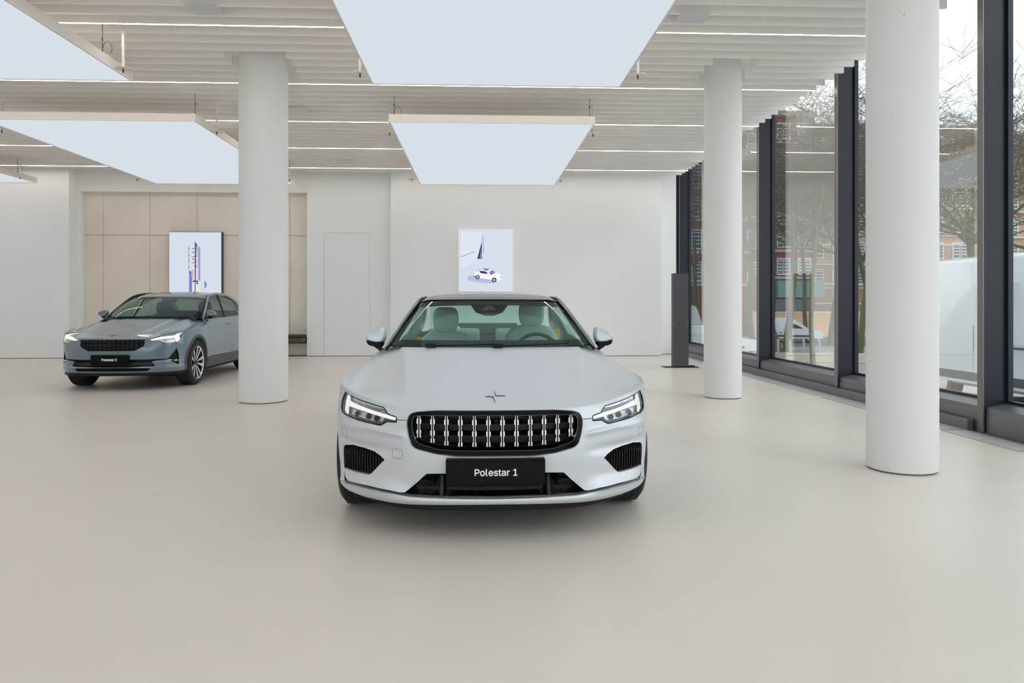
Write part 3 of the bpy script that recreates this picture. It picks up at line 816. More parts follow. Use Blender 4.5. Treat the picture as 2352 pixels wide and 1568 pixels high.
def make_wheel(parent, loc, side, R, rw, rr, spokes, two_tone):
    """side=+1: outer face towards +x"""
    w = bpy.data.objects.new('wheel', None); COL.objects.link(w); w.parent = parent
    w.location = loc; w.scale = (side, 1, 1) if False else (1, 1, 1)
    if side < 0: w.rotation_euler = (0, 0, math.pi)
    hw = rw / 2
    prof = [(rr, -hw + 0.01), (R - 0.03, -hw), (R - 0.008, -hw + 0.02), (R, -hw + 0.05), (R, hw - 0.05), (R - 0.008, hw - 0.02), (R - 0.03, hw), (rr + 0.02, hw + 0.004), (rr, hw - 0.006)]
    ty = MB().lathe(prof, 72, 'x', closed=True)
    for k in range(72):                                  # tread blocks
        a = 2 * math.pi * k / 72
        for x0, x1 in ((-hw + 0.03, -0.045), (-0.04, -0.003), (0.003, 0.04), (0.045, hw - 0.03)):
            b = MB().box(x0, x1, -0.011, 0.011, R - 0.004, R + 0.004)
            b.xf(Matrix.Rotation(a + (0.03 if x0 > 0 else 0), 4, 'X')); ty.add(b.v, b.f)
    ty.build('tyre', M_tyre, w, smooth=40)
    MB().lathe([(rr - 0.012, hw - 0.02), (rr, hw - 0.004), (rr + 0.004, hw - 0.006), (rr + 0.002, -hw + 0.03), (rr - 0.02, -hw + 0.03), (rr - 0.02, hw - 0.05)], 72, 'x', closed=True).build('rim', M_rimd, w, smooth=40)
    if two_tone: MB().lathe([(rr - 0.010, hw - 0.014), (rr - 0.002, hw - 0.003), (rr + 0.004, hw - 0.002), (rr + 0.004, hw - 0.008)], 72, 'x', closed=True).build('rim_lip', M_rims, w, smooth=40)
    MB().lathe([(0, hw - 0.12), (rr - 0.03, hw - 0.12), (rr - 0.03, hw - 0.14), (0, hw - 0.14)], 36, 'x').build('brake_disc', M_rimd, w)
    sp = MB(); dk = MB()
    for k in range(spokes):
        a = 2 * math.pi * k / spokes
        for s_ in (0,):
            r0, r1 = 0.045, rr - 0.008
            w0, w1 = 0.007, 0.026
            off0, off1 = 0, (0.012 if k % 2 == 0 else -0.012)
            b = MB().add([(hw - 0.03, off0 - w0, r0), (hw - 0.03, off0 + w0, r0), (hw - 0.004, off1 + w1, r1), (hw - 0.004, off1 - w1, r1),
                          (hw - 0.06, off0 - w0, r0), (hw - 0.06, off0 + w0, r0), (hw - 0.05, off1 + w1, r1), (hw - 0.05, off1 - w1, r1)],
                         [(0, 1, 2, 3), (7, 6, 5, 4), (0, 4, 5, 1), (1, 5, 6, 2), (2, 6, 7, 3), (3, 7, 4, 0)])
            b.xf(Matrix.Rotation(a, 4, 'X'))
            (sp if k % 2 == 0 or not two_tone else sp).add(b.v, b.f)
    sp.build('spokes', M_rims if two_tone else M_rimd, w, bevel=0.002)
    MB().lathe([(0, hw - 0.022), (0.035, hw - 0.024), (0.055, hw - 0.035), (0.06, hw - 0.06), (0, hw - 0.06)], 32, 'x').build('hub_cap', M_rimd, w, smooth=40)
    return w

def seat(parent, x, y, z, w, m, hz=None):
    """front seat: cushion, backrest, headrest"""
    s = bpy.data.objects.new('seat', None); COL.objects.link(s); s.parent = parent; s.location = (x, y, z)
    b = MB().add([(-w / 2, -0.52, 0), (w / 2, -0.52, 0), (w / 2, 0.0, 0), (-w / 2, 0.0, 0), (-w / 2, -0.52, 0.13), (w / 2, -0.52, 0.13), (w / 2, 0.0, 0.10), (-w / 2, 0.0, 0.10)],
                 [(0, 3, 2, 1), (4, 5, 6, 7), (0, 1, 5, 4), (1, 2, 6, 5), (2, 3, 7, 6), (3, 0, 4, 7)])
    b.build('seat_cushion', m, s, bevel=0.03, smooth=30)
    prof = [(-0.80, 0.0), (-1.0, 0.12), (-1.05, 0.3), (-0.98, 0.44), (-0.78, 0.545), (-0.55, 0.59), (0.55, 0.59), (0.78, 0.545), (0.98, 0.44), (1.05, 0.3), (1.0, 0.12), (0.80, 0.0)]
    bk = MB()
    rings = []
    for k, (t, sc) in enumerate(((0, .86), (0.03, .97), (0.07, 1.0), (0.12, .97), (0.15, .86))):
        rings.append([(px * w / 2 * sc, -0.09 + t + pz * 0.28, 0.04 + 0.29 + (pz - 0.29) * sc) for px, pz in prof])
    n = len(prof); vs = sum(rings, [])
    fs = [tuple(range(n)), tuple(reversed(range(4 * n, 5 * n)))] + [(i * n + j, (i + 1) * n + j, (i + 1) * n + (j + 1) % n, i * n + (j + 1) % n) for i in range(4) for j in range(n)]
    bk.add(vs, fs).build('backrest', m, s, smooth=60, subd=1)
    hr = MB(); rings = []
    hz = 0.62 if hz is None else hz
    hp = [(-.55, 0), (-.9, .12), (-1, .5), (-.95, .82), (-.72, .97), (-.4, 1.0), (.4, 1.0), (.72, .97), (.95, .82), (1, .5), (.9, .12), (.55, 0)]
    for t, sc in ((0, .8), (0.02, .95), (0.055, 1.0), (0.09, .95), (0.11, .8)):
        rings.append([(px * 0.12 * sc, 0.07 + t, hz + 0.115 + (pz - .5) * 0.235 * sc) for px, pz in hp])
    n = len(hp); vs = sum(rings, [])
    fs = [tuple(range(n)), tuple(reversed(range(4 * n, 5 * n)))] + [(i * n + j, (i + 1) * n + j, (i + 1) * n + (j + 1) % n, i * n + (j + 1) % n) for i in range(4) for j in range(n)]
    hr.add(vs, fs).build('headrest', m, s, smooth=60, subd=1)
    MB().tube([(-0.05, 0.12, hz - 0.06), (-0.05, 0.12, hz + 0.08)], 0.007, 8).tube([(0.05, 0.12, hz - 0.06), (0.05, 0.12, hz + 0.08)], 0.007, 8).build('headrest_posts', M_chrome, s)
    return s

def steering_wheel(parent, loc, tilt, m):
    w = bpy.data.objects.new('steering_wheel', None); COL.objects.link(w); w.parent = parent
    w.location = loc; w.rotation_euler = (tilt, 0, 0)
    n = 40
    mb = MB().tube([(0.18 * math.cos(2 * math.pi * k / n), 0, 0.18 * math.sin(2 * math.pi * k / n)) for k in range(n + 1)], 0.015, 10, cap=False)
    mb.build('wheel_rim', m, w, smooth=60)
    MB().box(-0.07, 0.07, -0.03, 0.02, -0.05, 0.05).box(-0.17, -0.05, -0.015, 0.005, -0.015, 0.015).box(0.05, 0.17, -0.015, 0.005, -0.015, 0.015)\
        .box(-0.015, 0.015, -0.015, 0.005, -0.17, -0.04).build('wheel_hub', m, w, bevel=0.006)

# ================================================================== SILVER COUPE
M_p1 = mat('matte_silver_paint', (0.63, 0.665, 0.705), 0.40, metal=0.35, spec=0.5)
M_g1 = glass_mat('coupe_glass', (0.80, 0.91, 0.88), 0.30)
M_gdark = mat('black_glass_frit', (0.003, 0.003, 0.004), 0.35, spec=.05)
M_lip = mat('dark_chrome', (0.10, 0.10, 0.105), 0.15, metal=1.0)
M_lens = glass_mat('headlight_lens', (0.97, 0.98, 1.0), 0.8)
M_seat1 = mat('sage_leather', (0.56, 0.61, 0.57), 0.5)
M_int = mat('charcoal_interior', (0.028, 0.034, 0.034), 0.6)
M_int2 = mat('grey_green_trim', (0.20, 0.25, 0.235), 0.55)
M_gold = mat('gold_seat_belt', (0.95, 0.50, 0.03), 0.5)
E_drl = emit_mat('headlight_lit', (1.0, 0.985, 0.94), 1.0)
M_refl = mat('headlight_reflector', (0.72, 0.73, 0.75), 0.3, metal=0.9)
M_hous = mat('headlight_housing', (0.20, 0.20, 0.21), 0.3, metal=0.4)

P1X, P1Y = 0.088, 3.93
def build_coupe():
    car = thing('coupe', 'matte silver white coupe facing the viewer in the middle of the showroom', 'car', (P1X, P1Y, 0))
    plan = [(0, 0), (.15, .003), (.30, .016), (.45, .048), (.55, .088), (.65, .145), (.75, .222), (.83, .310), (.885, .400), (.925, .505), (.953, .66), (.966, .85), (.967, 1.05),
            (.95, 1.35), (.94, 1.7), (.935, 2.3), (.94, 2.9), (.955, 3.3), (.965, 3.6), (.955, 3.9), (.92, 4.2), (.84, 4.42), (.6, 4.53), (.3, 4.57), (0, 4.586)]
    zb = [.200, .199, .196, .189, .186, .187, .190, .196, .202, .208, .215, .22, .21, .20, .20, .20, .20, .21, .22, .22, .24, .26, .27, .27, .27]
    zt = [.697, .697, .697, .700, .712, .727, .747, .766, .780, .790, .796, .80, .80, .80, .80, .81, .83, .85, .87, .88, .88, .89, .90, .90]
    tr = [.045, .045, .045, .05, .055, .055, .06, .065, .07, .08, .10, .125, .14, .16, .17, .17, .17, .17, .17, .15, .12, .10, .08, .07, .07]
    prof_front = Curve1([(.18, .022), (.20, -.004), (.215, -.016), (.232, -.014), (.25, .006), (.28, .010), (.34, .004), (.45, -.004), (.55, .002), (.63, .012), (.70, .034)])
    prof_corner = Curve1([(.18, .035), (.20, .016), (.225, .004), (.25, .012), (.31, .010), (.37, .004), (.45, .000), (.55, .000), (.65, .006), (.75, .022)])
    prof_side = Curve1([(.18, .075), (.25, .045), (.35, .020), (.5, .004), (.65, .0), (.74, .006), (.80, .02), (.9, .03)])
    def inset(x, y, z, b, t):
        if y > 2.2: return prof_side(z) * (1 if y < 4.3 else .6)
        f = smooth01((x - .45) / .35) if y < 0.5 else 1.0
        s = smooth01((y - .35) / .55)
        v = prof_front(z) * (1 - f) + prof_corner(z) * f
        return v * (1 - s) + prof_side(z) * s
    Tc = Curve1([(0, .700), (.06, .712), (.15, .729), (.25, .747), (.5, .790), (.8, .850), (1.1, .905), (1.35, .950), (1.6, .962), (2.5, .975), (3.5, .99), (4.2, .975), (4.6, .94)])
    def top(x, y):
        z = Tc(y)
        xc = .50 + (min(y, 2.0) - .3) * .125
        if y > 1.6: xc += 0.05
        z -= 0.010 * (min(x, xc) / .55) ** 2
        if x > xc:
            d = x - xc
            k = .30 if y < 1.6 else .22
            amp = smooth01((y - 0.10) / .6)
            z -= (0.046 * amp * (1 - math.exp(-d / .07)) + (.08 + .04 * amp) * d) if y < 1.75 else .22 * d
        # the wing rises over the lamp, then crowns over the wheel
        z += 0.026 * math.exp(-((y - .30) / .24) ** 2) * smooth01((x - .50) / .22)
        g = math.exp(-((x - .885) / .055) ** 2) * math.exp(-((y - .82) / .36) ** 2)
        z += 0.030 * g
        g2 = math.exp(-((x - .90) / .12) ** 2) * math.exp(-((y - 3.55) / .5) ** 2)
        z += 0.03 * g2
        return z
    def push(x, y, z):
        # sculpted bumper corners: the lower blade stands proud, the band above the intake is hollowed
        ax = abs(x)
        if y < .66 and ax > .25:
            lx = smooth01((ax - .42) / .2) * (1 - smooth01((ax - .875) / .05))
            # lower blade: the flap under the intake leans forward towards its lower edge
            y += -0.036 * smooth01((.340 - z) / .085) * smooth01((z - .225) / .03) * lx
            # hollow band over the intake, fading towards the grille
            y += 0.028 * math.exp(-((z - (.470 + .03 * (ax - .6))) / .026) ** 2) * smooth01((ax - .44) / .25) * (1 - smooth01((ax - .88) / .05))
            # crest that runs from under the lamp to the grille
            zc = .578 - .10 * max(0, .68 - ax)
            y += -0.017 * math.exp(-((z - zc) / .016) ** 2) * smooth01((ax - .47) / .06) * (1 - smooth01((ax - .85) / .06))
        return x, y
    npt = [10, 12, 14, 12, 12, 14, 14, 14, 12, 12, 12, 12, 8, 8, 8, 8, 8, 8, 8, 8, 8, 8, 8, 8]
    S = Shell(plan, zb, zt, tr, inset, top, 0.75, 4.0, n=npt, rows=64, trows=70, push=push)

    # ---- photo pixel -> body surface (front view x, z), mirrored to the right half
    def q(px, py):
        d = ray(px, py); o = Vector((-P1X, -P1Y, EYE))
        h = S.hit(o, d)
        if h is None:
            t = (P1Y + .45) / d.y; h = o + d * t
        return (abs(h.x), h.z)
    def Q(pts): return [q(*p) for p in pts]

    # ---- outlines (half, traced on the left side of the car)
    gr_out = Q([(1139, 941), (1000, 942), (955, 945), (941, 950), (935, 962), (934, 975), (938, 1000), (945, 1022), (955, 1030), (1000, 1042), (1050, 1047.5), (1139, 1048.5)])
    gr_in = Q([(1139, 954), (1000, 954), (958, 954.5), (951, 957), (947.5, 964), (947, 975), (950, 997), (956, 1012), (964, 1018), (1005, 1031), (1050, 1034.5), (1139, 1035)])
    gr_out = round_poly(gr_out, .02, 4)[5:-5]; gr_out = [(0, gr_out[0][1])] + gr_out + [(0, gr_out[-1][1])]
    gr_in = round_poly(gr_in, .012, 4)[5:-5]; gr_in = [(0, gr_in[0][1])] + gr_in + [(0, gr_in[-1][1])]
    gr_out[0] = (0, gr_out[0][1]); gr_out[-1] = (0, gr_out[-1][1]); gr_in[0] = (0, gr_in[0][1]); gr_in[-1] = (0, gr_in[-1][1])
    def full(half): return half + [(-x, z) for x, z in reversed(half[1:-1])]
    hz = lambda x, y: (770 + x * 150 / 2138, 880 + y * 110 / 1568)
    head = Q([hz(325, 262), hz(520, 390), hz(760, 505), hz(1050, 610), hz(1350, 705), hz(1590, 775), hz(1650, 850), hz(1735, 995), hz(1980, 1080), hz(2022, 1110), hz(2020, 1270), hz(1970, 1290),
              hz(1700, 1270), hz(1600, 1330), hz(1500, 1385), hz(1420, 1385), hz(1100, 1310), hz(800, 1235), hz(480, 1110), hz(300, 1020), hz(215, 930), hz(192, 800), hz(205, 620), hz(245, 450)])
    # the outer corner wraps round the wing: keep its outline simple
    xo = head[0][0]
    head = head[:-3] + [(max(head[-3][0], xo + .004), head[-3][1]), (max(head[-2][0], xo + .006), head[-2][1]), (max(head[-1][0], xo + .004), head[-1][1])]
    iz = lambda x, y: (760 + x * 380 / 1862, 880 + y * 320 / 1568)
    intake = Q([iz(165, 690), iz(250, 690), iz(380, 725), iz(490, 765), iz(560, 815), iz(606, 862), iz(560, 905), iz(500, 970), iz(445, 1025), iz(425, 1030), iz(330, 1010), iz(180, 965), iz(150, 950), iz(146, 850), iz(145, 710)])
    lower = Q([(1139, 1085), (1060, 1086), (985, 1087.5), iz(1075, 1018), iz(980, 1105), iz(880, 1190), iz(835, 1225), iz(780, 1228), iz(650, 1200), iz(420, 1150), iz(205, 1096), iz(172, 1070), iz(160, 1035), iz(150, 955),
               iz(112, 880), iz(104, 1050), iz(130, 1112), iz(260, 1148), iz(500, 1206), iz(720, 1250), iz(900, 1280), iz(1150, 1293), (1139, 1146)])
    lower[0] = (0, lower[0][1]); lower[-1] = (0, lower[-1][1])

    # ---- body: shell minus pockets, wheel wells and cockpit
    cut = []
    cut.append(MB().prism(full(gr_out), -0.3, 0.30, 'y'))
    hoodz = lambda: None
    for sgn in (1, -1):
        m_ = (lambda P: P) if sgn > 0 else mirror_pts
        for P_, dp in ((m_(head), .085), (m_(intake), .075)):
            cut.append(patch(P_, [], lambda p, dp=dp: (p[0], S.F(p[0], p[1]) + dp, p[1]), 0.45, (0, -1, 0), 0.05, 0.03))
    cut.append(MB().prism(full(lower), -0.3, 0.42, 'y'))
    wells = MB()
    for wy in (.85, .85 + 2.742):
        for sgn in (1, -1):
            n = 40; pts = [(wy + .385 * math.cos(2 * math.pi * k / n), .355 + .385 * math.sin(2 * math.pi * k / n)) for k in range(n)]
            cut.append(MB().prism(pts, sgn * .66, sgn * 1.2, 'x'))
    cock = [(0, 1.40), (.35, 1.43), (.60, 1.53), (.705, 1.62), (.775, 1.85), (.80, 2.2), (.80, 3.0), (.74, 3.45), (.62, 3.80), (.3, 3.90), (0, 3.92)]
    cut.append(MB().prism(full(cock), 0.42, 1.4, 'z'))
    body = boolean(S.me, cut)
    _a = q(*hz(2020, 1195)); _b = q(934, 965)
    def hood_mk(g):
        x = .800 + g
        h = [(0, .655 - g), (.455, .655 - g), (_b[0] - .01, _b[1] - g), (_a[0] + .01, _a[1] - g), (.56, .655 - g), (.66, .695 - g), (x, .725 - g), (x, 1.25)]
        return MB().prism(full(h) + [], -.2, 1.41 + g, 'y') if False else MB().prism(h + [(-a, b) for a, b in reversed(h[1:])], -.2, 1.41 + g, 'y')
    hood, body = split(body, hood_mk, .0005)
    bump_mk = lambda g: MB().box(-1.1, 1.1, -.3, .452 + g, .1, .728 + g)
    bumper, body = split(body, bump_mk, .0008)
    mesh_part(body, 'body_shell', M_p1, car, 30)
    mesh_part(hood, 'hood', M_p1, car, 30)
    mesh_part(bumper, 'front_bumper', M_p1, car, 30)

    # ---- front parts
    def onF(off): return lambda p: (p[0], S.F(p[0], p[1]) + off, p[1])
    # grille surround: black glossy ring with rounded section
    fo = full(gr_out); fi = full(gr_in)
    def grille_lift(p):
        return (p[0], 0.012 + 0.33 * max(0, abs(p[0]) - .12) ** 2 + 0.06 * (p[1] - .55) - 0.004, p[1])
    gff = lambda p: (p[0], min(S.F(p[0], p[1]), grille_lift(p)[1] + .05) - 0.004, p[1])
    patch(fo, [fi], gff, 0.10, (0, 1, 0), 0.03, 0.012).build('grille_frame', M_blk, car, smooth=35)
    # raised inner lip of the surround
    def lipring(poly, r, off):
        P = [gff(p) for p in resample(poly, .015)]; P = [(x, y + off, z) for x, y, z in P]
        MB().tube(P + [P[0]], r, 8, cap=False).build('grille_lip', M_lip, car, smooth=60)
    lipring([(x * 1.004, .573 + (z - .573) * 1.012) for x, z in fi], .0022, -.0004)
    lipring([(x * .994, .573 + (z - .573) * .985) for x, z in fo], .0030, -.0004)
    gy = lambda x, z: 0.045 + 0.40 * x * x + 0.05 * (z - .56)
    MB().add([(x, gy(x, z) + 0.075, z) for x, z in fi], [tuple(range(len(fi)))]).build('grille_backing', mat('grille_dark', (0.004, 0.004, 0.005), 0.6), car)
    # horizontal vanes
    zlo = min(z for _, z in fi); zhi = max(z for _, z in fi)
    def xspan(z):
        xs = [abs(x) for x, zz in fi if abs(zz - z) < 0.03] 
        best = 0
        n = len(fi)
        for i in range(n):
            (x1, z1), (x2, z2) = fi[i], fi[(i + 1) % n]
            if (z1 - z) * (z2 - z) <= 0 and abs(z1 - z2) > 1e-9: best = max(best, x1 + (x2 - x1) * (z - z1) / (z2 - z1))
        return best
    gzp = lambda yy: q(1139, 920 + yy * 140 / 1372)[1]
    for ya_, yb_ in ((340, 440), (560, 710), (825, 985)):
        z1, z0 = gzp(ya_), gzp(yb_)
        xm = min(xspan(z0), xspan(z1)) - 0.001
        k = 40; vs = []; fs = []
        for i in range(k + 1):
            x = -xm + 2 * xm * i / k
            vs += [(x, gy(x, z0) + 0.012, z0), (x, gy(x, z1), z1), (x, gy(x, z1) + 0.03, z1), (x, gy(x, z0) + 0.03, z0)]
        for i in range(k):
            for j in range(4): fs.append((i * 4 + j, i * 4 + (j + 1) % 4, (i + 1) * 4 + (j + 1) % 4, (i + 1) * 4 + j))
        fs += [(3, 2, 1, 0), (4 * k, 4 * k + 1, 4 * k + 2, 4 * k + 3)]
        MB().add(vs, fs).build('grille_vane', M_grey, car)
    # chrome uprights: pairs of bars with square tabs
    def zin_low(x):
        best = 9
        n = len(fi)
        for i in range(n):
            (x1, z1), (x2, z2) = fi[i], fi[(i + 1) % n]
            if (x1 - x) * (x2 - x) <= 0 and abs(x1 - x2) > 1e-9: best = min(best, z1 + (z2 - z1) * (x - x1) / (x2 - x1))
        return best
    for k in range(12):
        px = 920 + (415 + 314.5 * k) * 240 / 2352
        xk = (px - 1138.6) / 427.0
        zt_ = gzp(350); zl = max(zin_low(xk) + 0.014, gzp(1080))
        ch = MB(); bk = MB()
        y0 = gy(xk, .56) - 0.016
        for s_ in (-1, 1):
            a, b = sorted((xk + s_ * 0.0038, xk + s_ * 0.0070))
            ch.box(a, b, y0, y0 + 0.006, zl, zt_)
            for ya_, yb_ in ((445, 565), (712, 825)):
                z1, z0 = gzp(ya_), gzp(yb_); a, b = sorted((xk + s_ * 0.0070, xk + s_ * 0.0122))
                ch.box(a, b, y0 - 0.001, y0 + 0.005, z0, z1)
            a, b = sorted((xk + s_ * 0.0075, xk + s_ * 0.0110))
            ch.box(a, b, y0 - 0.001, y0 + 0.005, zl, zl + 0.022)
        ch.build('grille_bar', M_chrome, car)
        bk.box(xk - 0.0040, xk + 0.0040, y0 + 0.004, y0 + 0.05, zl - 0.005, zt_ + 0.012).build('grille_bar_core', M_blks, car)
    MB().lathe([(0, -0.006), (0.012, -0.004), (0.014, 0.01)], 20, 'y', (0.006, gy(0, .6), gzp(490))).build('front_camera', M_blk, car, smooth=50)
    # number plate
    (xl, z1), (_, z0) = (-.258, .4475), (0, .3115)
    pl = MB().prism(round_poly([(-.262, z0), (.262, z0), (.262, z1), (-.262, z1)], .008), -0.036, 0.06, 'y')
    plo = pl.build('number_plate', M_plate, car, bevel=0.002)
    MB().prism(round_poly([(-.250, z0 + .016), (.250, z0 + .016), (.250, z1 - .014), (-.250, z1 - .014)], .004), -0.0385, -0.036, 'y').build('plate_face', mat('plate_face_black', (0.008, 0.009, 0.011), 0.45, spec=.08), plo)
    lettering('plate_lettering', 'Polestar  1', 0.222, M_white_txt, plo, (0, -0.0390, .3605))
    # lower opening: backing, bridge, fins, radar knobs, carbon strip
    lf = full(lower)
    ly = lambda x: 0.10 + 0.55 * max(0, abs(x) - .1) ** 2
    lowband = [p for p in lf]
    patch(lf, [], lambda p: (p[0], min(ly(p[0]), S.F(p[0], p[1]) + .06) , p[1]), 0.02, (0, 1, 0), 0.03, 0.02).build('lower_grille', M_blk, car, smooth=35)
    for sgn in (-1, 1):
        x0 = sgn * .288
        MB().add([(x0 - .010, 0.01, .225), (x0 + .010, 0.01, .225), (x0 + .007 - sgn * .006, 0.02, .352), (x0 - .007 - sgn * .006, 0.02, .352),
                  (x0 - .010, 0.12, .225), (x0 + .010, 0.12, .225), (x0 + .007 - sgn * .006, 0.12, .352), (x0 - .007 - sgn * .006, 0.12, .352)],
                 [(0, 1, 2, 3), (7, 6, 5, 4), (0, 4, 5, 1), (1, 5, 6, 2), (2, 6, 7, 3), (3, 7, 4, 0)]).build('lower_grille_strut', M_grey, car, bevel=0.002)
        kx = sgn * (.338 if sgn < 0 else .338); kz = .313
        MB().lathe([(0, -0.03), (0.010, -0.03), (0.014, -0.022), (0.019, -0.018), (0.021, 0.0), (0.019, 0.04)], 8, 'y', (kx, 0.05, kz)).build('parking_sensor', M_blk, car)
        MB().box(min(kx, kx + sgn * .12), max(kx, kx + sgn * .12), 0.07, 0.09, kz - .006, kz + .004).build('sensor_arm', M_blks, car)
        MB().box(sgn * .095 - .002, sgn * .095 + .002, 0.06, 0.1, .29, .306).build('fin', M_grey, car)
    cb = Q([iz(160, 1120), iz(500, 1215), iz(800, 1265), iz(1000, 1288), (1060, 1143.5), (1139, 1144.5)]); cb[-1] = (0, cb[-1][1])
    ct = Q([iz(170, 1098), iz(500, 1195), iz(800, 1243), iz(1000, 1266), (1060, 1138.5), (1139, 1139.5)]); ct[-1] = (0, ct[-1][1])
    band = cb + list(reversed(ct))
    def strip_quads(lo, hi, y_of, dy, name, m_):
        """ribbon between two half curves, mirrored, as a closed thin solid"""
        L = lo + [(-x, z) for x, z in reversed(lo[:-1])]; H = hi + [(-x, z) for x, z in reversed(hi[:-1])]
        vs = []; fs = []; n = len(L)
        for (x, z), (x2, z2) in zip(L, H):
            vs += [(x, y_of(x, z), z), (x2, y_of(x2, z2), z2), (x2, y_of(x2, z2) + dy, z2), (x, y_of(x, z) + dy, z)]
        for i in range(n - 1):
            for j in range(4): fs.append((i * 4 + j, i * 4 + (j + 1) % 4, i * 4 + 4 + (j + 1) % 4, i * 4 + 4 + j))
        fs += [(3, 2, 1, 0), (4 * n - 4, 4 * n - 3, 4 * n - 2, 4 * n - 1)]
        MB().add(vs, fs).build(name, m_, car, smooth=40)
    cbd = catmull(cb, 6); ctd = catmull(ct, 6)
    strip_quads(cbd, ctd, lambda x, z: S.F(x, .222) + 0.006, 0.02, 'carbon_trim', M_carbon)
    # black splitter under the lip
    sp = [(0, -0.0), (.30, .016), (.45, .052), (.55, .100), (.66, .20), (.76, .32), (.80, .45), (.80, .70), (0, .70)]
    fsp = [(x, y + .030) for x, y in catmull(sp[:7], 5)] + sp[7:]
    MB().prism(fsp + [(-x, y) for x, y in reversed(fsp[1:-1])], .158, .205, 'z').build('front_splitter', M_blks, car, bevel=0.004)
    MB().box(-.80, .80, .6, 4.2, .16, .26).build('underbody', M_well, car)
    # side intakes: backing and vertical fins
    for sgn in (1, -1):
        P = intake if sgn > 0 else mirror_pts(intake)
        bk = bpy.data.objects.new('side_intake', None); COL.objects.link(bk); bk.parent = car
        patch(P, [], lambda p: (p[0], S.F(p[0], p[1]) + 0.05, p[1]), 0.01, (0, 1, 0), 0.03, 0.02).build('intake_backing', M_well, bk)
        xs = [p[0] for p in intake]; x0, x1 = min(xs), max(xs)
        for k in range(15):
            x = x0 + 0.02 + (x1 - x0 - 0.03) * k / 14
            zs = []
            n = len(intake)
            for i in range(n):
                (a1, c1), (a2, c2) = intake[i], intake[(i + 1) % n]
                if (a1 - x) * (a2 - x) <= 0 and abs(a1 - a2) > 1e-9: zs.append(c1 + (c2 - c1) * (x - a1) / (a2 - a1))
            if len(zs) < 2: continue
            lo, hi = min(zs), max(zs)
            if hi - lo < 0.012: continue
            kz = hi - 0.30 * (hi - lo)
            fn = MB()
            vs = []
            for z, dy in ((lo, .022), (kz, .008), (hi, .030)):
                yy = S.F(x * sgn, z) + dy
                vs += [(x * sgn - .0028, yy, z), (x * sgn + .0028, yy, z), (x * sgn + .0028, yy + .03, z), (x * sgn - .0028, yy + .03, z)]
            fs = [(0, 1, 2, 3), (11, 10, 9, 8)] + [(i * 4 + j, i * 4 + (j + 1) % 4, i * 4 + 4 + (j + 1) % 4, i * 4 + 4 + j) for i in range(2) for j in range(4)]
            fn.add(vs, fs).build('intake_fin', M_grey, bk)
        # parking sensor plate in the upper outer corner
        yy = S.F(.835 * sgn, .42) + .012
        MB().lathe([(0, -0.003), (0.009, -0.003), (0.011, 0.006)], 14, 'y', (.835 * sgn, yy, .418)).build('parking_sensor', M_blks, bk, smooth=40)
        # body coloured sill of the intake pocket (light recess under the fins)
    # ---- headlights
    for sgn in (1, -1):
        H = head if sgn > 0 else mirror_pts(head)
        hl = bpy.data.objects.new('headlight', None); COL.objects.link(hl); hl.parent = car
        Hc = [(x * .0, z) for x, z in H]
        cxm = sum(p[0] for p in H) / len(H); czm = sum(p[1] for p in H) / len(H)
        def grow(poly, d):
            out = []; n = len(poly)
            area = sum(poly[i][0] * poly[(i + 1) % n][1] - poly[(i + 1) % n][0] * poly[i][1] for i in range(n))
            sg = 1 if area > 0 else -1
            for i in range(n):
                a = Vector(poly[i - 1]); p = Vector(poly[i]); b = Vector(poly[(i + 1) % n])
                t = (b - a).normalized(); nn = Vector((t.y, -t.x)) * sg
                out.append(tuple(p + nn * d))
            return out
        Hin = grow(H, -0.0055)
        patch(H, [Hin], lambda p: (p[0], S.F(p[0], p[1]) + 0.002, p[1]), 0.03, (0, 1, 0), 0.05, 0.02).build('lamp_seal', M_blk, hl, smooth=40)
        patch(H, [], lambda p: (p[0], S.F(p[0], p[1]) + 0.075, p[1]), 0.01, (0, 1, 0), 0.03, 0.02).build('lamp_housing', M_hous, hl, smooth=40)
        patch(Hin, [], lambda p: (p[0], S.F(p[0], p[1]) + 0.003, p[1]), 0.003, (0, 1, 0), 0.03, 0.02).build('lamp_lens', M_lens, hl, smooth=40)
        def W(pts):
            r_ = [q(*hz(*p)) for p in pts]
            return r_ if sgn > 0 else mirror_pts(r_)
        def lay(pts, off, m_, name, th=.012):
            patch(W(pts), [], lambda p: (p[0], S.F(p[0], p[1]) + off, p[1]), th, (0, 1, 0), 0.03, 0.015).build(name, m_, hl, smooth=40)
        # T-shaped running light: long arm, upright stem
        lay([(480, 600), (900, 800), (1300, 940), (1650, 1040), (1960, 1150), (1950, 1225), (1700, 1170), (1300, 1050), (900, 920), (560, 800), (420, 760), (415, 1010), (350, 1000), (300, 870), (335, 600), (400, 350), (470, 385), (472, 500)], .018, E_drl, 'running_light')
        lay([(560, 470), (900, 600), (1250, 700), (1540, 790), (1600, 870), (1300, 830), (900, 700), (560, 560)], .030, M_refl, 'upper_reflector')
        lay([(290, 420), (360, 330), (300, 560), (255, 800), (330, 960), (300, 980), (225, 880), (225, 640)], .030, M_refl, 'outer_reflector')
        lay([(560, 880), (900, 985), (1250, 1090), (1600, 1180), (1480, 1300), (1100, 1250), (700, 1130), (500, 1060)], .045, M_refl, 'lower_reflector')
        for i, (a, b) in enumerate(((1060, 1110), (700, 1030), (1330, 1180))):
            c_ = q(*hz(a, b)); X = c_[0] * sgn
            yy = S.F(X, c_[1]) + .035
            MB().lathe([(0, -0.012), (0.010, -0.010), (0.016, 0.0), (0.017, 0.015)], 20, 'y', (X, yy, c_[1])).build('lamp_projector', M_blk, hl, smooth=50)
        rb = MB()
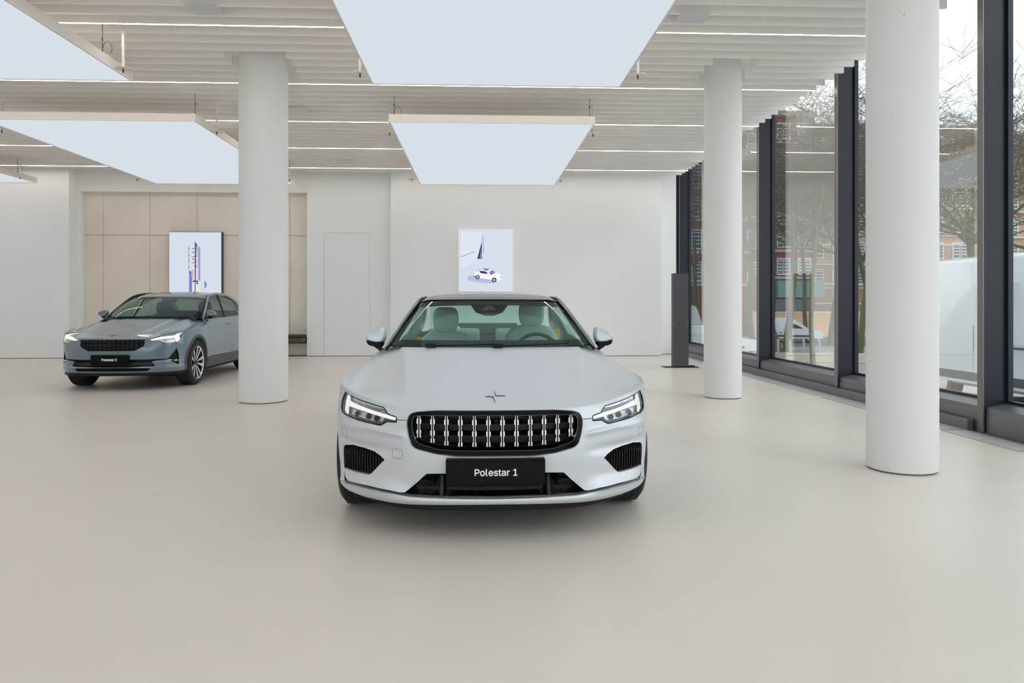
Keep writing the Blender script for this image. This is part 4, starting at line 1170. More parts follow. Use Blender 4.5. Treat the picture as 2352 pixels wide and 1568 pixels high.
        for i in range(12):
            c_ = q(*hz(600 + i * 38, 1030 + i * 13)); X = c_[0] * sgn; yy = S.F(X, c_[1]) + .03
            rb.box(X - .0012, X + .0012, yy, yy + .01, c_[1] - .005, c_[1] + .005)
        rb.build('lamp_ribs', M_chrome, hl)
        rb = MB()
        for a, b in ((690, 640), (930, 740)):
            c_ = q(*hz(a, b)); X = c_[0] * sgn; yy = S.F(X, c_[1]) + .022
            rb.box(X - .0012, X + .0012, yy, yy + .012, c_[1] - .010, c_[1] + .010)
        rb.build('reflector_bars', M_chrome, hl)
    # ---- shut lines and covers, as thin dark inlays that follow the skin
    def line3(pts, name, r=.0016, m_=M_blks):
        MB().tube(pts, r, 6).build(name, m_, car, smooth=60)
    for sgn in (1, -1):
        a = q(*hz(2020, 1195)); b_ = q(934, 965)
        line3([(sgn * (a[0] + (b_[0] - a[0]) * t), S.F(sgn * (a[0] + (b_[0] - a[0]) * t), a[1] + (b_[1] - a[1]) * t) - .0003, a[1] + (b_[1] - a[1]) * t) for t in [i / 8 for i in range(9)]], 'shut_line', .0018)
        ct = round_poly([(.835, .500), (.880, .508), (.878, .555), (.835, .550)], .01)
        P = resample(ct, .006); line3([(sgn * x, S.F(sgn * x, z), z) for x, z in P + [P[0]]], 'washer_cover', .0009, M_grey)
        # hood shut line running back from the lamp to the windscreen
        hl_ = catmull([(.905, .60), (.885, .85), (.868, 1.1), (.842, 1.35), (.80, 1.55)], 8)
    to = round_poly([(.498, .432), (.555, .434), (.555, .484), (.500, .480)], .012)
    P = resample(to, .006); line3([(-x, S.F(-x, z), z) for x, z in P + [P[0]]], 'tow_eye_cover', .0009, M_grey)
    # emblem on the hood: two facing arrow strokes
    eb = MB()
    def bar(p0, p1, wd):
        a = Vector(p0); b = Vector(p1); d = (b - a).normalized(); n = Vector((-d.y, d.x)) * wd
        pts = [a + n, b + n * .4, b - n * .4, a - n]
        top_ = [(p.x, p.y, S.T(p.x, p.y) + .004) for p in pts]; bot_ = [(p.x, p.y, S.T(p.x, p.y) - .003) for p in pts]
        eb.add(top_ + bot_, [(0, 1, 2, 3), (7, 6, 5, 4), (0, 4, 5, 1), (1, 5, 6, 2), (2, 6, 7, 3), (3, 7, 4, 0)])
    def et(px, py):
        h = S.hit(Vector((-P1X, -P1Y, EYE)), ray(px, py)); return (h.x, h.y)
    c1, c2 = et(1138.2, 909.4), et(1133.0, 911.8)
    bar(c1, et(1160.5, 909.4), .0016); bar(c1, et(1136.5, 897.8), .0016)
    bar(c2, et(1115, 910.8), .0016); bar(c2, et(1137.2, 924.5), .0016)
    eb.build('hood_emblem', M_blks, car)

    # ---- greenhouse
    def surf(bot, top_, bulge, nu=28, nv=16, dirn=(0, -1, .5)):
        B = catmull(bot, nu // (len(bot) - 1)); Tt = catmull(top_, nu // (len(top_) - 1))
        n = min(len(B), len(Tt)); D = Vector(dirn).normalized()
        g = []
        for j in range(nv + 1):
            v = j / nv
            row = []
            for i in range(n):
                p = Vector(B[i]).lerp(Vector(Tt[i]), v) + D * bulge * math.sin(math.pi * v)
                row.append(p)
            g.append(row)
        return g
    def grid_solid(g, th, name, m_, parent=car, smooth=60, sel=None):
        """thicken a grid of points (inwards)"""
        nv, nu = len(g), len(g[0])
        nrm = []
        for j in range(nv):
            for i in range(nu):
                a = g[j][min(i + 1, nu - 1)] - g[j][max(i - 1, 0)]; b = g[min(j + 1, nv - 1)][i] - g[max(j - 1, 0)][i]
                nrm.append(a.cross(b).normalized())
        P = [p for r in g for p in r]
        if sum((n.z) for n in nrm) < 0: nrm = [-n for n in nrm]
        Q_ = [p - n * th for p, n in zip(P, nrm)]
        K = len(P); fs = []
        for j in range(nv - 1):
            for i in range(nu - 1):
                a = j * nu + i
                if sel and not sel(i, j, nu - 1, nv - 1): continue
                fs.append((a, a + 1, a + nu + 1, a + nu))
        ec = {}
        for f in fs:
            for k in range(4):
                a, b = f[k], f[(k + 1) % 4]; ec.setdefault((min(a, b), max(a, b)), []).append((a, b))
        F_ = fs + [tuple(x + K for x in reversed(f)) for f in fs] + [(v[0][1], v[0][0], v[0][0] + K, v[0][1] + K) for v in ec.values() if len(v) == 1]
        mb = MB().add([tuple(p) for p in P + Q_], F_)
        me_ = bpy.data.meshes.new(name); me_.from_pydata(mb.v, [], mb.f); me_.materials.append(m_)
        bm = bmesh.new(); bm.from_mesh(me_)
        bmesh.ops.delete(bm, geom=[v for v in bm.verts if not v.link_faces], context='VERTS')
        bmesh.ops.recalc_face_normals(bm, faces=bm.faces); bm.to_mesh(me_); bm.free()
        finish(me_, smooth)
        return link(name, me_, parent)
    bt = [(-.765, 1.63, .957), (-.62, 1.49, .958), (-.35, 1.385, .957), (0, 1.345, .957), (.35, 1.385, .957), (.62, 1.49, .958), (.765, 1.63, .957)]
    tp = [(-.600, 2.36, 1.268), (-.50, 2.285, 1.280), (-.28, 2.235, 1.290), (0, 2.22, 1.293), (.28, 2.235, 1.290), (.50, 2.285, 1.280), (.600, 2.36, 1.268)]
    g = surf(bt, tp, 0.012, nu=60, nv=30)
    wsx = grid_solid(g, 0.005, 'windscreen', M_g1)
    gi = surf([(x * .995, y + .009, z - .008) for x, y, z in bt], [(x * .995, y + .007, z - .009) for x, y, z in tp], 0.012, nu=60, nv=30)
    grid_solid(gi, 0.003, 'windscreen_frit', M_gdark, wsx, sel=lambda i, j, a, b: j < 4 or j >= b - 3 or i < 4 or i >= a - 4)
    # roof: black glass with a slightly crowned section
    rz = Curve1([(2.2, 1.294), (2.36, 1.328), (2.55, 1.350), (2.75, 1.360), (2.95, 1.357), (3.25, 1.332)])
    def roofpt(x, y): return Vector((x, y, rz(y) - .034 * (x / .59) ** 2 - (0.02 * max(0, abs(x) - .5) / .1)))
    g = []
    for j in range(21):
        row = []
        for i in range(41):
            u = -1 + 2 * i / 40
            yf_ = 2.22 + .14 * abs(u) ** 2.2; yb_ = 3.22 + .05 * (1 - u * u)
            hw = .600 - .03 * (j / 20)
            row.append(roofpt(u * hw, yf_ + (yb_ - yf_) * j / 20))
        g.append(row)
    grid_solid(g, 0.02, 'roof', mat('black_glass_roof', (0.006, 0.006, 0.007), 0.06, spec=.6))
    # rear window
    rb_ = [(-.60, 3.86, 1.015), (-.3, 3.93, 1.02), (0, 3.95, 1.02), (.3, 3.93, 1.02), (.60, 3.86, 1.015)]
    rt_ = [(-.55, 3.22, 1.285), (-.3, 3.26, 1.308), (0, 3.27, 1.318), (.3, 3.26, 1.308), (.55, 3.22, 1.285)]
    g = surf(rt_, rb_, 0.03, nu=40, nv=16, dirn=(0, .5, 1))
    grid_solid(g, 0.005, 'rear_window', M_g1)
    # pillars and rails (body coloured outside, black inside)
    for s_ in (1, -1):
        def rail(pts, w_, h_, name, m_, off=(0, 0, 0)):
            pts = [Vector((p[0] * s_ + off[0] * s_, p[1] + off[1], p[2] + off[2])) for p in catmull(pts, 10)]
            vs = []; n = len(pts)
            for i, p in enumerate(pts):
                d = (pts[min(i + 1, n - 1)] - pts[max(i - 1, 0)]).normalized()
                out = Vector((s_ * .8, 0, .6)); a = (out - d * out.dot(d)).normalized(); b = d.cross(a).normalized()
                ww = w_ if not callable(w_) else w_(i / (n - 1))
                for k in range(10):
                    t = 2 * math.pi * k / 10; vs.append(p + b * math.cos(t) * ww + a * math.sin(t) * h_)
            fs = [(i * 10 + k, i * 10 + (k + 1) % 10, i * 10 + 10 + (k + 1) % 10, i * 10 + 10 + k) for i in range(n - 1) for k in range(10)]
            fs += [tuple(range(9, -1, -1)), tuple((n - 1) * 10 + k for k in range(10))]
            MB().add(vs, fs).build(name, m_, car, smooth=60)
        arc = [(.790, 1.60, .945), (.742, 1.83, 1.045), (.680, 2.10, 1.170), (.626, 2.36, 1.272), (.604, 2.60, 1.310), (.598, 2.9, 1.314), (.592, 3.2, 1.292), (.62, 3.5, 1.18), (.66, 3.8, 1.06), (.70, 4.02, .985)]
        rail(arc, lambda t: .016 if t < .6 else .016 + .05 * (t - .6), .010, 'roof_rail', M_p1)
        rail([(x - .024, y + .004, z - .012) for x, y, z in arc[:7]], .028, .010, 'pillar_trim', M_blks)
        # quarter panel behind the side window
        qp = [[Vector((s_ * x, y, z)) for x, y, z in r] for r in (
            [(.80, 3.15, .93), (.79, 3.45, .95), (.76, 3.75, .965), (.72, 4.0, .97)],
            [(.735, 3.30, 1.08), (.72, 3.50, 1.07), (.70, 3.72, 1.03), (.70, 3.95, .985)],
            [(.60, 3.22, 1.283), (.63, 3.45, 1.20), (.655, 3.68, 1.11), (.69, 3.92, 1.01)])]
        g = [[Vector(p) for p in catmull([tuple(v) for v in r], 6)] for r in qp]
        g = [[g[0][i].lerp(g[1][i], t / 6) if t <= 6 else g[1][i].lerp(g[2][i], (t - 6) / 6) for i in range(len(g[0]))] for t in range(13)]
        grid_solid(g, 0.012, 'rear_quarter_panel', M_p1)
        sb = [(s_ * .80, 1.66, .945), (s_ * .815, 2.1, .945), (s_ * .815, 2.7, .945), (s_ * .80, 3.15, .95), (s_ * .735, 3.34, 1.07)]
        st_ = [(s_ * .775, 1.68, .975), (s_ * .672, 2.12, 1.170), (s_ * .603, 2.6, 1.290), (s_ * .597, 2.95, 1.290), (s_ * .60, 3.22, 1.27)]
        g = surf(sb, st_, 0.015, nu=32, nv=10, dirn=(s_, 0, 0))
        grid_solid(g, 0.004, 'side_window', M_g1)
        MB().tube([(s_ * (.812 if 1.7 < y < 3.1 else .80), y, .938 + .0 * y) for y in (1.62, 1.8, 2.1, 2.5, 2.9, 3.18)], .007, 8).build('belt_moulding', M_chrome, car, smooth=60)
        # ---- door mirror
        mr = bpy.data.objects.new('door_mirror', None); COL.objects.link(mr); mr.parent = car
        cap = [(-.070, .0), (.020, .0), (.066, .020), (.080, .040), (.070, .068), (.035, .096), (-.020, .118), (-.060, .126), (-.076, .114), (-.078, .045)]
        rings = []
        X0, Y0, Z0 = .876, 1.80, .962
        for yy, sc in ((.0, .55), (-.008, .75), (.004, .9), (.03, 1.0), (.075, 1.0), (.11, .97)):
            rings.append([(s_ * (X0 + (px + .0) * sc), Y0 - .07 + yy, Z0 + .065 + (pz - .065) * sc) for px, pz in cap])
        n = len(cap); vs = sum(rings, []); m_n = len(rings)
        fs = [tuple(range(n)), tuple(range(n * (m_n - 1), n * m_n))] + [(i * n + j, i * n + (j + 1) % n, (i + 1) * n + (j + 1) % n, (i + 1) * n + j) for i in range(m_n - 1) for j in range(n)]
        MB().add(vs, fs).build('mirror_cap', M_p1, mr, smooth=70, subd=1)
        low = [(-.070, -.004), (.062, -.004), (.074, .018), (-.070, .004)]
        cap2 = [(-.068, -.022), (.035, -.022), (.062, -.008), (.074, .022), (-.066, .006)]
        rings = []
        for yy, sc in ((.004, .75), (.02, .97), (.105, .97)):
            rings.append([(s_ * (X0 + px * sc), Y0 - .07 + yy, Z0 + pz) for px, pz in cap2])
        n = len(cap2); vs = sum(rings, [])
        fs = [tuple(range(n)), tuple(range(n * 2, n * 3))] + [(i * n + j, i * n + (j + 1) % n, (i + 1) * n + (j + 1) % n, (i + 1) * n + j) for i in range(2) for j in range(n)]
        MB().add(vs, fs).build('mirror_base', M_blk, mr, smooth=40, bevel=0.003)
        MB().add([(s_ * (X0 - .045), Y0 - .04, Z0 - .018), (s_ * (X0 + .025), Y0 - .04, Z0 - .018), (s_ * .835, Y0 - .04, .895), (s_ * .79, Y0 - .04, .930),
                  (s_ * (X0 - .045), Y0 + .02, Z0 - .018), (s_ * (X0 + .025), Y0 + .02, Z0 - .018), (s_ * .835, Y0 + .03, .895), (s_ * .79, Y0 + .03, .930)],
                 [(0, 1, 2, 3), (7, 6, 5, 4), (0, 4, 5, 1), (1, 5, 6, 2), (2, 6, 7, 3), (3, 7, 4, 0)]).build('mirror_arm', M_blks, mr, bevel=0.006)
        MB().prism([(s_ * (X0 + px * .88), Z0 + .065 + (pz - .065) * .86) for px, pz in cap], Y0 + .041, Y0 + .044, 'y').build('mirror_glass', M_chrome, mr)
    # cowl and wipers
    MB().add([(-.70, 1.50, .945), (-.35, 1.37, .948), (0, 1.335, .948), (.35, 1.37, .948), (.70, 1.50, .945), (.70, 1.60, .935), (.35, 1.47, .935), (0, 1.44, .935), (-.35, 1.47, .935), (-.70, 1.60, .935)],
             [(0, 1, 8, 9), (1, 2, 7, 8), (2, 3, 6, 7), (3, 4, 5, 6)]).build('cowl', M_blks, car)
    for x0, x1 in ((-.44, .02), (.04, .56)):
        yb0 = 1.352 + .22 * x0 * x0
        pts = [(x0 + (x1 - x0) * t, 1.335 + .30 * (x0 + (x1 - x0) * t) ** 2 + .02 * t, .962 + .012 * t) for t in (0, .25, .5, .75, 1)]
        wp = MB().tube(pts, .006, 8); wp.box(x0 - .03, x0 + .045, yb0 - .03, yb0 + .03, .955, .982)
        wp.build('wiper', M_blks, car, bevel=0.003)
    # ---- interior
    it = bpy.data.objects.new('interior', None); COL.objects.link(it); it.parent = car
    MB().box(-.80, .80, 1.42, 3.9, .41, .425).build('cabin_floor', M_int, it)
    g = [[Vector((x, y0, z0 - .03 * (x / .7) ** 4)) for x in [(-.74 + 1.48 * i / 24) for i in range(25)]] for y0, z0 in ((1.46, .925), (1.62, .945), (1.80, .945), (1.95, .915), (1.97, .80), (1.95, .62))]
    grid_solid(g, 0.02, 'dashboard', M_int, it)
    for s_ in (1, -1):
        MB().add([(s_ * .795, 1.62, .90), (s_ * .795, 3.3, .90), (s_ * .795, 3.3, .44), (s_ * .795, 1.62, .44), (s_ * .73, 1.65, .88), (s_ * .72, 3.3, .88), (s_ * .76, 3.3, .44), (s_ * .76, 1.62, .44)],
                 [(0, 1, 2, 3), (4, 7, 6, 5), (0, 4, 5, 1), (3, 2, 6, 7), (0, 3, 7, 4), (1, 5, 6, 2)]).build('door_card', M_int2, it, bevel=0.02)
    seat(it, -.385, 2.62, .395, .52, M_seat1, hz=.605)
    seat(it, .385, 2.62, .45, .52, M_seat1, hz=.605)
    steering_wheel(it, (.385, 2.08, .845), math.radians(-22), M_int)
    # rear bench, parcel shelf
    for s_ in (1, -1):
        MB().prism([(3.05, .45), (3.05, .62), (3.40, .66), (3.52, .98), (3.60, 1.02), (3.66, .98), (3.62, .45)], s_ * .08, s_ * .60, 'x').build('rear_seat', M_seat1, it, bevel=0.03, smooth=40)
    MB().box(-.07, .07, 3.1, 3.5, .45, .78).build('rear_console', M_int, it, bevel=0.02)
    MB().box(-.62, .62, 3.62, 3.88, .95, .985).build('parcel_shelf', M_int2, it, bevel=0.008)
    MB().prism([(-.27, .985), (.27, .985), (.31, 1.055), (.29, 1.062), (-.29, 1.062), (-.31, 1.055)], 3.66, 3.72, 'y').build('rear_speaker_panel', M_int2, it, bevel=0.006)
    MB().tube([(-.30, 3.64, 1.06), (-.27, 3.64, .99), (-.24, 3.64, .975), (.24, 3.64, .975), (.27, 3.64, .99), (.30, 3.64, 1.06)], .004, 8).build('chrome_line', M_chrome, it)
    # rear view mirror pod
    pod = [(-.205, .055), (-.19, .02), (-.14, -.025), (-.05, -.045), (.05, -.045), (.14, -.025), (.19, .02), (.205, .055), (.12, .075), (-.12, .075)]
    MB().prism([(x * .8 + .0, z * 1.25 + 1.217) for x, z in pod], 2.31, 2.36, 'y').build('rear_view_mirror', M_int, it, bevel=0.012)
    MB().prism([(-.062, 1.208), (.062, 1.208), (.016, 1.256), (-.016, 1.256)], 2.27, 2.305, 'y').build('camera_bracket', mat('grey_bracket', (.16, .165, .17), .5), it, bevel=0.004)
    for s_, x0, dz in ((1, .62, 0), (-1, -.62, -.07)):
        MB().add([(a_, b_, c_ + dz) for a_, b_, c_ in [(x0 - .028, 2.80, 1.03), (x0 + .028, 2.80, 1.03), (x0 + .04, 2.72, .86), (x0 - .012, 2.72, .86), (x0 - .028, 2.803, 1.03), (x0 + .028, 2.803, 1.03), (x0 + .04, 2.723, .86), (x0 - .012, 2.723, .86)]],
                 [(0, 1, 2, 3), (7, 6, 5, 4), (0, 4, 5, 1), (1, 5, 6, 2), (2, 6, 7, 3), (3, 7, 4, 0)]).build('seat_belt', M_gold, it)
    # ---- wheels
    for wy in (.85, .85 + 2.742):
        for s_ in (1, -1):
            make_wheel(car, (s_ * .812, wy, .355), s_, .351, .248, .262, 10, False)
    return car, S
coupe, S1 = build_coupe()

# ================================================================== BLUE GREY HATCHBACK
M_p2 = mat('blue_grey_gloss_paint', (0.145, 0.205, 0.255), 0.28, metal=0.25, spec=0.5, coat=1.0, coat_rough=0.02)
M_g2 = glass_mat('hatchback_glass', (0.70, 0.78, 0.76), 0.5)
M_clad = mat('grey_cladding', (0.085, 0.088, 0.09), 0.6)
M_seat2 = mat('charcoal_fabric', (0.05, 0.055, 0.06), 0.8)
HEAD2 = math.radians(0.7)
P2X, P2Y = -5.275, 10.85

def build_hatchback():
    car = thing('hatchback', 'glossy blue grey five-door car behind the thick white column at the left', 'car', (P2X, P2Y, 0), rz=HEAD2)
    plan = [(0, 0), (.15, .003), (.30, .015), (.45, .045), (.58, .095), (.70, .175), (.79, .275), (.85, .375), (.888, .475), (.91, .58), (.925, .72), (.93, .88), (.928, 1.1),
            (.915, 1.4), (.91, 1.8), (.91, 2.3), (.912, 2.9), (.922, 3.3), (.93, 3.6), (.925, 3.9), (.90, 4.2), (.83, 4.42), (.6, 4.55), (.3, 4.59), (0, 4.6)]
    zb = [.235, .235, .235, .24, .245, .25, .252, .255, .257, .26, .26, .26, .26, .24, .235, .235, .235, .25, .27, .27, .28, .29, .29, .29, .29]
    zt = [.742, .742, .742, .742, .745, .755, .775, .80, .825, .845, .865, .875, .88, .885, .885, .885, .90, .91, .92, .93, .94, .95, .95, .95, .95]
    tr = [.04, .04, .04, .045, .05, .055, .06, .07, .08, .09, .10, .11, .12, .14, .15, .15, .15, .15, .15, .12, .10, .08, .07, .07, .07]
    pf = Curve1([(.23, .05), (.265, .010), (.30, -.004), (.335, -.012), (.36, .010), (.42, .012), (.50, .004), (.58, .0), (.66, .010), (.745, .030)])
    pc = Curve1([(.23, .06), (.265, .010), (.33, -.004), (.36, .006), (.45, .008), (.55, .004), (.65, .0), (.72, .004), (.84, .020)])
    ps = Curve1([(.23, .06), (.30, .02), (.40, .012), (.50, .004), (.62, .0), (.75, .004), (.88, .02), (.95, .03)])
    def inset(x, y, z, b, t):
        if y > 2.2: return ps(z)
        f = smooth01((x - .45) / .35) if y < 0.5 else 1.0
        s = smooth01((y - .35) / .5)
        return (pf(z) * (1 - f) + pc(z) * f) * (1 - s) + ps(z) * s
    Tc = Curve1([(0, .745), (.06, .765), (.15, .785), (.3, .82), (.5, .86), (.8, .92), (1.1, .985), (1.25, 1.012), (1.5, 1.03), (2.5, 1.035), (3.5, 1.05), (4.2, 1.05), (4.6, 1.0)])
    def top(x, y):
        z = Tc(y) - .012 * (min(x, .5) / .5) ** 2
        xc = .50 + (min(y, 2.0) - .3) * .10
        if x > xc:
            d = x - xc; amp = smooth01((y - .25) / .5)
            z -= (0.030 * amp * (1 - math.exp(-d / .06)) + .10 * d) if y < 1.8 else .18 * d
        # raised centre field of the hood
        e = smooth01((xc - .16 - x) / .05) * smooth01((y - .30) / .12)
        z += .010 * e
        z += .028 * math.exp(-((x - .86) / .06) ** 2) * math.exp(-((y - .80) / .40) ** 2)
        return z
    def push(x, y, z):
        ax = abs(x)
        if y < .6:
            blade = math.exp(-((z - .40) / .022) ** 2) * smooth01((ax - .45) / .15) * (1 - smooth01((ax - .86) / .04))
            y -= .010 * blade
        return x, y
    S = Shell(plan, zb, zt, tr, inset, top, 0.75, 4.0, n=[10] * 11 + [9] * 13, rows=56, trows=56, push=push)
    R_ = Matrix.Rotation(-HEAD2, 3, 'Z')
    O = R_ @ Vector((-P2X, -P2Y, EYE))
    def hit(px, py):
        return S.hit(O, R_ @ ray(px, py))
    z6 = lambda x, y: (140 + x * 300 / 2352, 740 + y * 300 / 2352)
    def q(px, py):
        h = hit(px, py)
        if h is None:
            d = R_ @ ray(px, py); t = (.35 - O.y) / d.y; h = O + d * t
        return (h.x, h.z)
    def Q(pts, f=z6): return [q(*f(*p)) for p in pts]
    grille = [(-.452, .738), (.452, .738), (.447, .655), (.440, .640), (.340, .582), (.322, .575), (-.322, .575), (-.340, .582), (-.440, .640), (-.447, .655)]
    grille = round_poly(grille, .012, 3)
    # lamp: pointed inner end, kinked lower edge, top corner swept up the wing (traced on the image right)
    lamp = Q([(1570, 318), (1690, 275), (1830, 222), (2000, 190), (2150, 172), (2225, 165), (2200, 215), (2150, 290), (2085, 375), (2040, 382), (1850, 385), (1800, 370), (1690, 330), (1600, 330)])
    lamp = [(min(x, .915), z) for x, z in lamp]
    tri = [(.812, .604), (.824, .52), (.828, .44), (.826, .365), (.812, .362), (.765, .405), (.722, .440), (.722, .452)]
    low = [(-.722, .452), (-.46, .452), (.46, .452), (.722, .452), (.722, .440), (.60, .430), (.545, .422), (.585, .352), (.30, .346), (-.30, .346), (-.585, .352), (-.545, .422), (-.60, .430), (-.722, .440)]
    slot = [(-.535, .325), (-.25, .333), (.25, .333), (.535, .325), (.50, .285), (.2, .283), (-.2, .283), (-.50, .285)]
    cut = [MB().prism(grille, -.3, .20, 'y'), MB().prism(low, -.3, .30, 'y'), MB().prism(slot, -.3, .25, 'y')]
    for sgn in (1, -1):
        m_ = (lambda P: P) if sgn > 0 else mirror_pts
        for P_, dp in ((m_(lamp), .07), (m_(tri), .05)):
            cut.append(patch(P_, [], lambda p, dp=dp: (p[0], S.F(p[0], p[1]) + dp, p[1]), 0.45, (0, -1, 0), 0.05, 0.03))
    for wy in (.87, .87 + 2.735):
        for sgn in (1, -1):
            pts = [(wy + .385 * math.cos(2 * math.pi * k / 40), .352 + .385 * math.sin(2 * math.pi * k / 40)) for k in range(40)]
            cut.append(MB().prism(pts, sgn * .62, sgn * 1.2, 'x'))
    cock = [(0, 1.30), (.35, 1.33), (.60, 1.42), (.70, 1.50), (.76, 1.75), (.78, 2.2), (.78, 3.4), (.74, 3.8), (.62, 4.1), (.3, 4.15), (0, 4.15)]
    cock = cock + [(-x, y) for x, y in reversed(cock[1:-1])]
    cut.append(MB().prism(cock, 0.45, 1.5, 'z'))
    body = boolean(S.me, cut)
    def hood_mk(g):
        x = .770 + g
        h = [(0, .70 - g), (.455 , .70 - g), (.52, .735 - g), (.62, .755 - g), (x, .80 - g), (x, 1.25)]
        return MB().prism(h + [(-a, b) for a, b in reversed(h[1:])], -.2, 1.315 + g, 'y')
    hood, body = split(body, hood_mk, .003)
    bumper, body = split(body, lambda g: MB().box(-1.1, 1.1, -.3, .470 + g, .1, .74 + g), .003)
    mesh_part(hood, 'hood', M_p2, car, 30); mesh_part(bumper, 'front_bumper', M_p2, car, 30)
    for s_ in (1, -1):
        for y0, y1 in ((1.42, 2.555), (2.565, 3.33)):
            dm = lambda g, y0=y0, y1=y1: MB().prism([(y0 - g - .04, 1.2), (y0 - g - .03, .8), (y0 - g, .395 - g), (y1 + g, .395 - g), (y1 + g + (.0 if y1 < 3 else .12), .8), (y1 + g + (.03 if y1 < 3 else .2), 1.2)], s_ * .70, s_ * 1.2, 'x')
            dr, body = split(body, dm, .005)
            mesh_part(dr, 'door', M_p2, car, 30)
    mesh_part(body, 'body_shell', M_p2, car, 30)
    F = lambda off: (lambda p: (p[0], S.F(p[0], p[1]) + off, p[1]))
    # grille: dark mesh of square cells
    patch(grille, [], F(.06), .01, (0, 1, 0), .05, .03).build('grille_backing', mat('grille_dark', (0.004, 0.004, 0.005), 0.6), car)
    cell = mat('grille_cell', (0.014, 0.0145, 0.016), 0.35, spec=.3)
    gr = MB()
    for r_, (a, b) in enumerate(((.690, .732), (.632, .676), (.582, .618))):
        for k in range(14):
            x0 = -.441 + k * .063 + .006; x1 = x0 + .051
            if r_ == 2 and (x0 < -.34 or x1 > .34):
                if x1 < -.42 or x0 > .42: continue
                a2 = .62 - (.44 - max(abs(x0), abs(x1))) * .0 ; 
                if max(abs(x0), abs(x1)) > .38: continue
            if r_ == 1 and 5.5 < k < 7.5: continue
            if r_ == 1 and max(abs(x0), abs(x1)) > .445: continue
            xm = (x0 + x1) / 2
            y = S.F(xm, .66) + .022
            gr.add([(x0, y, a + .006), (x1, y, a + .006), (x1, y - .012, b), (x0, y - .012, b), (x0, y + .03, a + .006), (x1, y + .03, a + .006), (x1, y + .03, b), (x0, y + .03, b)],
                   [(0, 1, 2, 3), (7, 6, 5, 4), (0, 4, 5, 1), (1, 5, 6, 2), (2, 6, 7, 3), (3, 7, 4, 0)])
    gr.build('grille_cells', cell, car)
    yy = S.F(0, .66)
    MB().box(-.062, .062, yy + .008, yy + .03, .625, .700).build('radar_cover', M_blks, car, bevel=.004)
    ems = MB()
    ze = S.T(0, .07)
    # number plate
    pl = MB().prism(round_poly([(-.262, .378), (.262, .378), (.262, .520), (-.262, .520)], .016), -.034, .04, 'y').build('number_plate', M_plate, car, bevel=.003)
    lettering('plate_lettering', 'Polestar 2', .212, M_white_txt, pl, (0, -.0345, .437), bold=0.0017)
    # lower openings
    patch(low, [], F(.07), .01, (0, 1, 0), .05, .04).build('lower_grille', M_blks, car)
    patch(slot, [], F(.05), .01, (0, 1, 0), .05, .04).build('lower_slot', M_blks, car)
    for zz in (.372, .395):
        pts = [(x, S.F(x, zz) + .035, zz) for x in [(-.56 + 1.12 * k / 16) for k in range(17)]]
        MB().tube(pts, .006, 6).build('lower_slat', M_clad, car, smooth=60)
    for s_ in (1, -1):
        T_ = tri if s_ > 0 else mirror_pts(tri)
        fg = bpy.data.objects.new('fog_light_surround', None); COL.objects.link(fg); fg.parent = car
        patch(T_, [], F(.035), .01, (0, 1, 0), .04, .03).build('surround_backing', M_blks, fg)
        x0 = s_ * .795; y0 = S.F(x0, .42)
        MB().box(x0 - .03, x0 + .03, y0 + .005, y0 + .03, .412, .432).build('fog_light', M_lens if False else M_refl, fg, bevel=.004)
        pts = [(s_ * a, S.F(s_ * a, b) + .008, b) for a, b in ((.725, .437), (.74, .432), (.762, .430))]
        MB().tube(pts, .006, 6).build('chrome_tip', M_chrome, fg)
        # headlight
        hl = bpy.data.objects.new('headlight', None); COL.objects.link(hl); hl.parent = car
        L_ = lamp if s_ > 0 else mirror_pts(lamp)
        patch(L_, [], F(.055), .01, (0, 1, 0), .04, .03).build('lamp_housing', M_hous, hl, smooth=40)
        patch(L_, [], F(.003), .003, (0, 1, 0), .04, .03).build('lamp_lens', M_lens, hl, smooth=40)
        def lay(pts, off, m2, name):
            w = Q(pts); w = [(min(x, .905), z) for x, z in w]
            if s_ < 0: w = mirror_pts(w)
            patch(w, [], F(off), .012, (0, 1, 0), .03, .02).build(name, m2, hl, smooth=40)
        lay([(1590, 316), (1800, 262), (2040, 236), (2080, 200), (2150, 178), (2175, 195), (2135, 300), (2090, 352), (2055, 340), (2050, 282), (1860, 300), (1640, 328)], .016, E_drl2, 'running_light')
        lay([(1760, 325), (1900, 312), (2035, 300), (2035, 360), (1860, 372), (1800, 355)], .030, M_refl, 'lower_reflector')
        lay([(1840, 235), (2000, 205), (2060, 198), (2030, 222), (1860, 248)], .030, M_hous, 'upper_reflector')
    # emblem
    eb = MB()
    def et(px, py):
        h = hit(px, py); return (h.x, h.y)
    def bar(p0, p1, wd):
        a = Vector(p0); b = Vector(p1); d = (b - a).normalized(); n = Vector((-d.y, d.x)) * wd
        pts = [a + n, b + n * .4, b - n * .4, a - n]
        eb.add([(p.x, p.y, S.T(p.x, p.y) + .004) for p in pts] + [(p.x, p.y, S.T(p.x, p.y) - .003) for p in pts],
               [(0, 1, 2, 3), (7, 6, 5, 4), (0, 4, 5, 1), (1, 5, 6, 2), (2, 6, 7, 3), (3, 7, 4, 0)])
    try:
        bar(et(259.5, 770.5), et(266.5, 770.5), .004); bar(et(259.5, 770.5), et(259.0, 765.5), .004)
        bar(et(257.0, 771.5), et(250.0, 771.2), .004); bar(et(257.0, 771.5), et(258.0, 775.0), .004)
        eb.build('hood_emblem', M_clad, car)
    except AttributeError: pass
